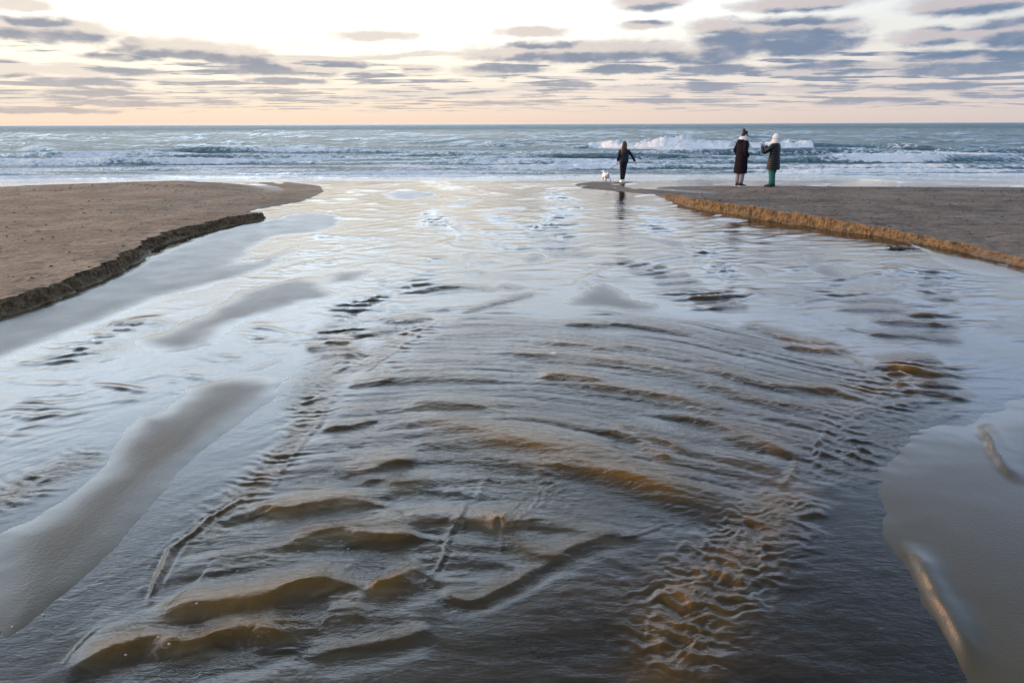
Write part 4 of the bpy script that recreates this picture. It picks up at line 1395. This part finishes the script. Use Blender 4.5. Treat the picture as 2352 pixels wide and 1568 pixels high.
# ---------------------------------------------------------------- dog
pD = hit(1391.5, 416, ['right_beach', 'wet_sand', 'stream_water'])
D = root('dog', pD, R(12))
D.scale = (1.12, 1.0, .86)
thing(D, 'small white dog on a leash, seen from behind on the wet sand', 'dog')
b = B()
P = [(0, -.17, .225), (0, -.13, .235), (0, -.04, .225), (0, .06, .225), (0, .14, .235), (0, .19, .26)]
tube(b, P, [.045, .085, .088, .094, .090, .055], 16, 1.12)
tube(b, [(0, .13, .26), (0, .20, .31), (0, .23, .36)], [.07, .055, .05], 14)
ball(b, (0, .24, .385), (.062, .066, .058), 16)
tube(b, [(0, .28, .372), (0, .325, .360), (0, .345, .355)], [.036, .028, .020], 12)
for k in (-1, 1):
    tube(b, [(k * .045, .225, .425), (k * .072, .225, .405), (k * .078, .23, .355)], [.022, .024, .010], 10, .5)
    sp_ = .055 if k < 0 else .13
    tube(b, [(k * .045, -.11, .22), (k * .06, -.075, .14), (k * (sp_ * .8 + .01), -.135, .085), (k * sp_, -.125, .02), (k * sp_, -.10, .012)], [.060, .042, .024, .020, .020], 12)
    tube(b, [(k * .055, .13, .21), (k * .058, .12, .12), (k * .056, .135, .06), (k * .056, .14, .015), (k * .056, .16, .010)], [.045, .030, .021, .019, .018], 12)
tube(b, [(0, -.16, .26), (0, -.20, .31), (0, -.19, .36), (0, -.15, .385)], [.026, .030, .028, .012], 12)
for k in range(80):
    a, z = random.uniform(0, 2 * math.pi), random.uniform(-.14, .16)
    c = Vector((math.cos(a) * .085, z, .23 + math.sin(a) * .088))
    ball(b, c, (.020, .030, .020), 8)
body = mk('body', b, FUR, D, voxel=.009)
b = B()
tube(b, [(math.cos(a) * .060, .185 + math.sin(a) * .02, .305 + math.sin(a) * .055) for a in np.linspace(0, 2 * math.pi, 20)], .008, 8)
mk('collar', b, LEASHM, D)
b = B()
ball(b, (0, .352, .362), (.011, .009, .009), 10)
mk('nose', b, GLASSD, D)
# leash from the hand to the collar, sagging a little
h0 = pG + Matrix.Rotation(R(6), 3, 'Z') @ (LH + Vector((-.012, .02, -.09)))
h1 = pD + Matrix.Rotation(R(12), 3, 'Z') @ Vector((.01, .17, .365))
b = B()
tube(b, [tuple(h0.lerp(h1, k / 14) - Vector((0, 0, .035 * math.sin(math.pi * k / 14)))) for k in range(15)], .011, 6)
bm_l = [tuple(h0 + Vector((math.cos(a) * .018, math.sin(a) * .03, .02 + math.sin(a) * .035))) for a in np.linspace(0, 2 * math.pi, 14)]
tube(b, bm_l, .0075, 6)
thing(mk('leash', b, LEASHM), 'taut blue-grey dog leash running from the child down to the dog', 'leash')

# ---------------------------------------------------------------- sailing boat on the horizon
pS = at(454, 286.2)
pS = Vector((pS.x, pS.y, 0)).normalized() * 2600
S = root('sailing_boat', (pS.x, pS.y, -.2), R(35))
thing(S, 'tiny sailing boat far off on the horizon', 'boat')
b = B()
ring_bridge(b, [[Vector((x * w, y, z)) for x, z in ((-1, 1.3), (-.8, .4), (0, 0), (.8, .4), (1, 1.3))] for y, w in ((-4.5, 1.0), (-2, 1.5), (1, 1.6), (3.5, .9), (5, .05))])
mk('hull', b, HULL, S)
b = B()
tube(b, [(0, .5, .8), (0, .5, 11)], .10, 6)
mk('mast', b, HULL, S)
for nm, tri in (('mainsail', [(0, .3, 1.9), (0, -4.2, 2.0), (0, .3, 10.6)]), ('jib', [(0, .8, 1.6), (0, 4.8, 1.5), (0, .7, 9.6)])):
    b = B()
    ring_bridge(b, [[Vector((x + (.25 if i == 1 else 0), y, z)) for i, (_, y, z) in enumerate(tri)] for x in (-.03, .03)])
    mk(nm, b, SAIL, S, smooth=False)

# ---------------------------------------------------------------- seaweed and bits
def weed(loc, L, n, hgt, label, seed):
    rnd = random.Random(seed)
    b = B()
    for i in range(n):
        a = rnd.uniform(0, 2 * math.pi)
        p = Vector((rnd.gauss(0, L * .16), rnd.gauss(0, L * .08), rnd.uniform(.0, hgt * .5)))
        pts, r = [], []
        k = rnd.randint(5, 8)
        for j in range(k):
            pts.append(tuple(p))
            r.append((.004 + L * .022) * (1 - .7 * j / k) * rnd.uniform(.7, 1.2))
            a += rnd.gauss(0, .6)
            p = p + Vector((math.cos(a) * L * .11, math.sin(a) * L * .07, rnd.gauss(0, hgt * .18)))
            p.z = max(.002, min(hgt, p.z))
        tube(b, pts, r, 6, .45)
    o = mk('seaweed', b, WEED)
    o.location = loc
    return thing(o, label, 'seaweed')


weed(hit(2070, 572, ['wet_sand', 'stream_water']), .36, 26, .06, 'dark tangled seaweed clump lying in the shallows before the right bank', 3)
weed(hit(1192, 1468, ['wet_sand']), .05, 7, .012, 'short black seaweed scrap at the near water, upper end of a broken trail', 5)
weed(hit(1222, 1495, ['wet_sand']), .045, 7, .012, 'black seaweed scrap at the middle of the broken trail in the foreground', 6)
weed(hit(1243, 1507, ['wet_sand']), .03, 5, .010, 'smallest black seaweed scrap at the lower right end of the foreground trail', 7)

bub_m, t, out = new_mat('foam_bubble')
p_ = principled(t, out, **{'Base Color': (.30, .28, .25), 'Roughness': .3, 'IOR': 1.33})
BUB = [(99, 1412), (289, 1361), (416, 1237), (507, 1227), (365, 1463), (289, 1503), (389, 1478), (764, 1185), (685, 1265), (800, 1260), (607, 1297), (29, 1439), (343, 1300), (406, 1053), (688, 1102),
       (635, 986), (772, 1031), (362, 1109), (545, 1310), (452, 1385)]
bub = None
for i, (u, v) in enumerate(BUB):
    p = hit(u, v, ['wet_sand', 'stream_water'])
    if bub is None:
        b = B()
        ball(b, (0, 0, .001), (.010, .0075, .0055), 12)
        o = bub = mk('foam_bubble', b, bub_m)
    else:
        o = bub.copy()
        COL.objects.link(o)
    o.location = p
    k = random.Random(i).uniform(.35, .75)
    o.scale = (k, k, k)
    thing(o, 'tiny pale foam bubble drifting on the left foreground water', 'foam bubble', 'foam bubbles on the stream')

# shell grit and dark bits strewn over both beaches
rnd = random.Random(12)
b = B()
cnt = 0
for k in range(3600):
    if k % 2:
        x, y = rnd.uniform(2.5, 17), rnd.uniform(9, 22.5)
        nm = ['right_beach']
    else:
        x, y = rnd.uniform(-17, -2.0), rnd.uniform(4, 23)
        nm = ['left_beach']
    ok, loc, nor, _ = bpy.data.objects[nm[0]].ray_cast(Vector((x, y, 2)), Vector((0, 0, -1)))
    if not ok or nor.z < .8 or loc.z < .03:
        continue
    s = .006 + .020 * rnd.random() ** 4 + .0004 * y
    vs = [b.verts.new(loc + Vector((math.cos(a) * s * rnd.uniform(.6, 2.2), math.sin(a) * s * rnd.uniform(.5, 1.2), -.004))) for a in np.linspace(0, 2 * math.pi, 6)[:-1]]
    topv = b.verts.new(loc + Vector((rnd.uniform(-.3, .3) * s, 0, s * rnd.uniform(.4, 1.0))))
    for i in range(5):
        b.faces.new((vs[i], vs[(i + 1) % 5], topv))
    cnt += 1
o = mk('beach_litter', b, SHELL, smooth=False)
o['kind'] = 'stuff'
o['label'] = 'dark shell grit and weed bits strewn over the dry sand'
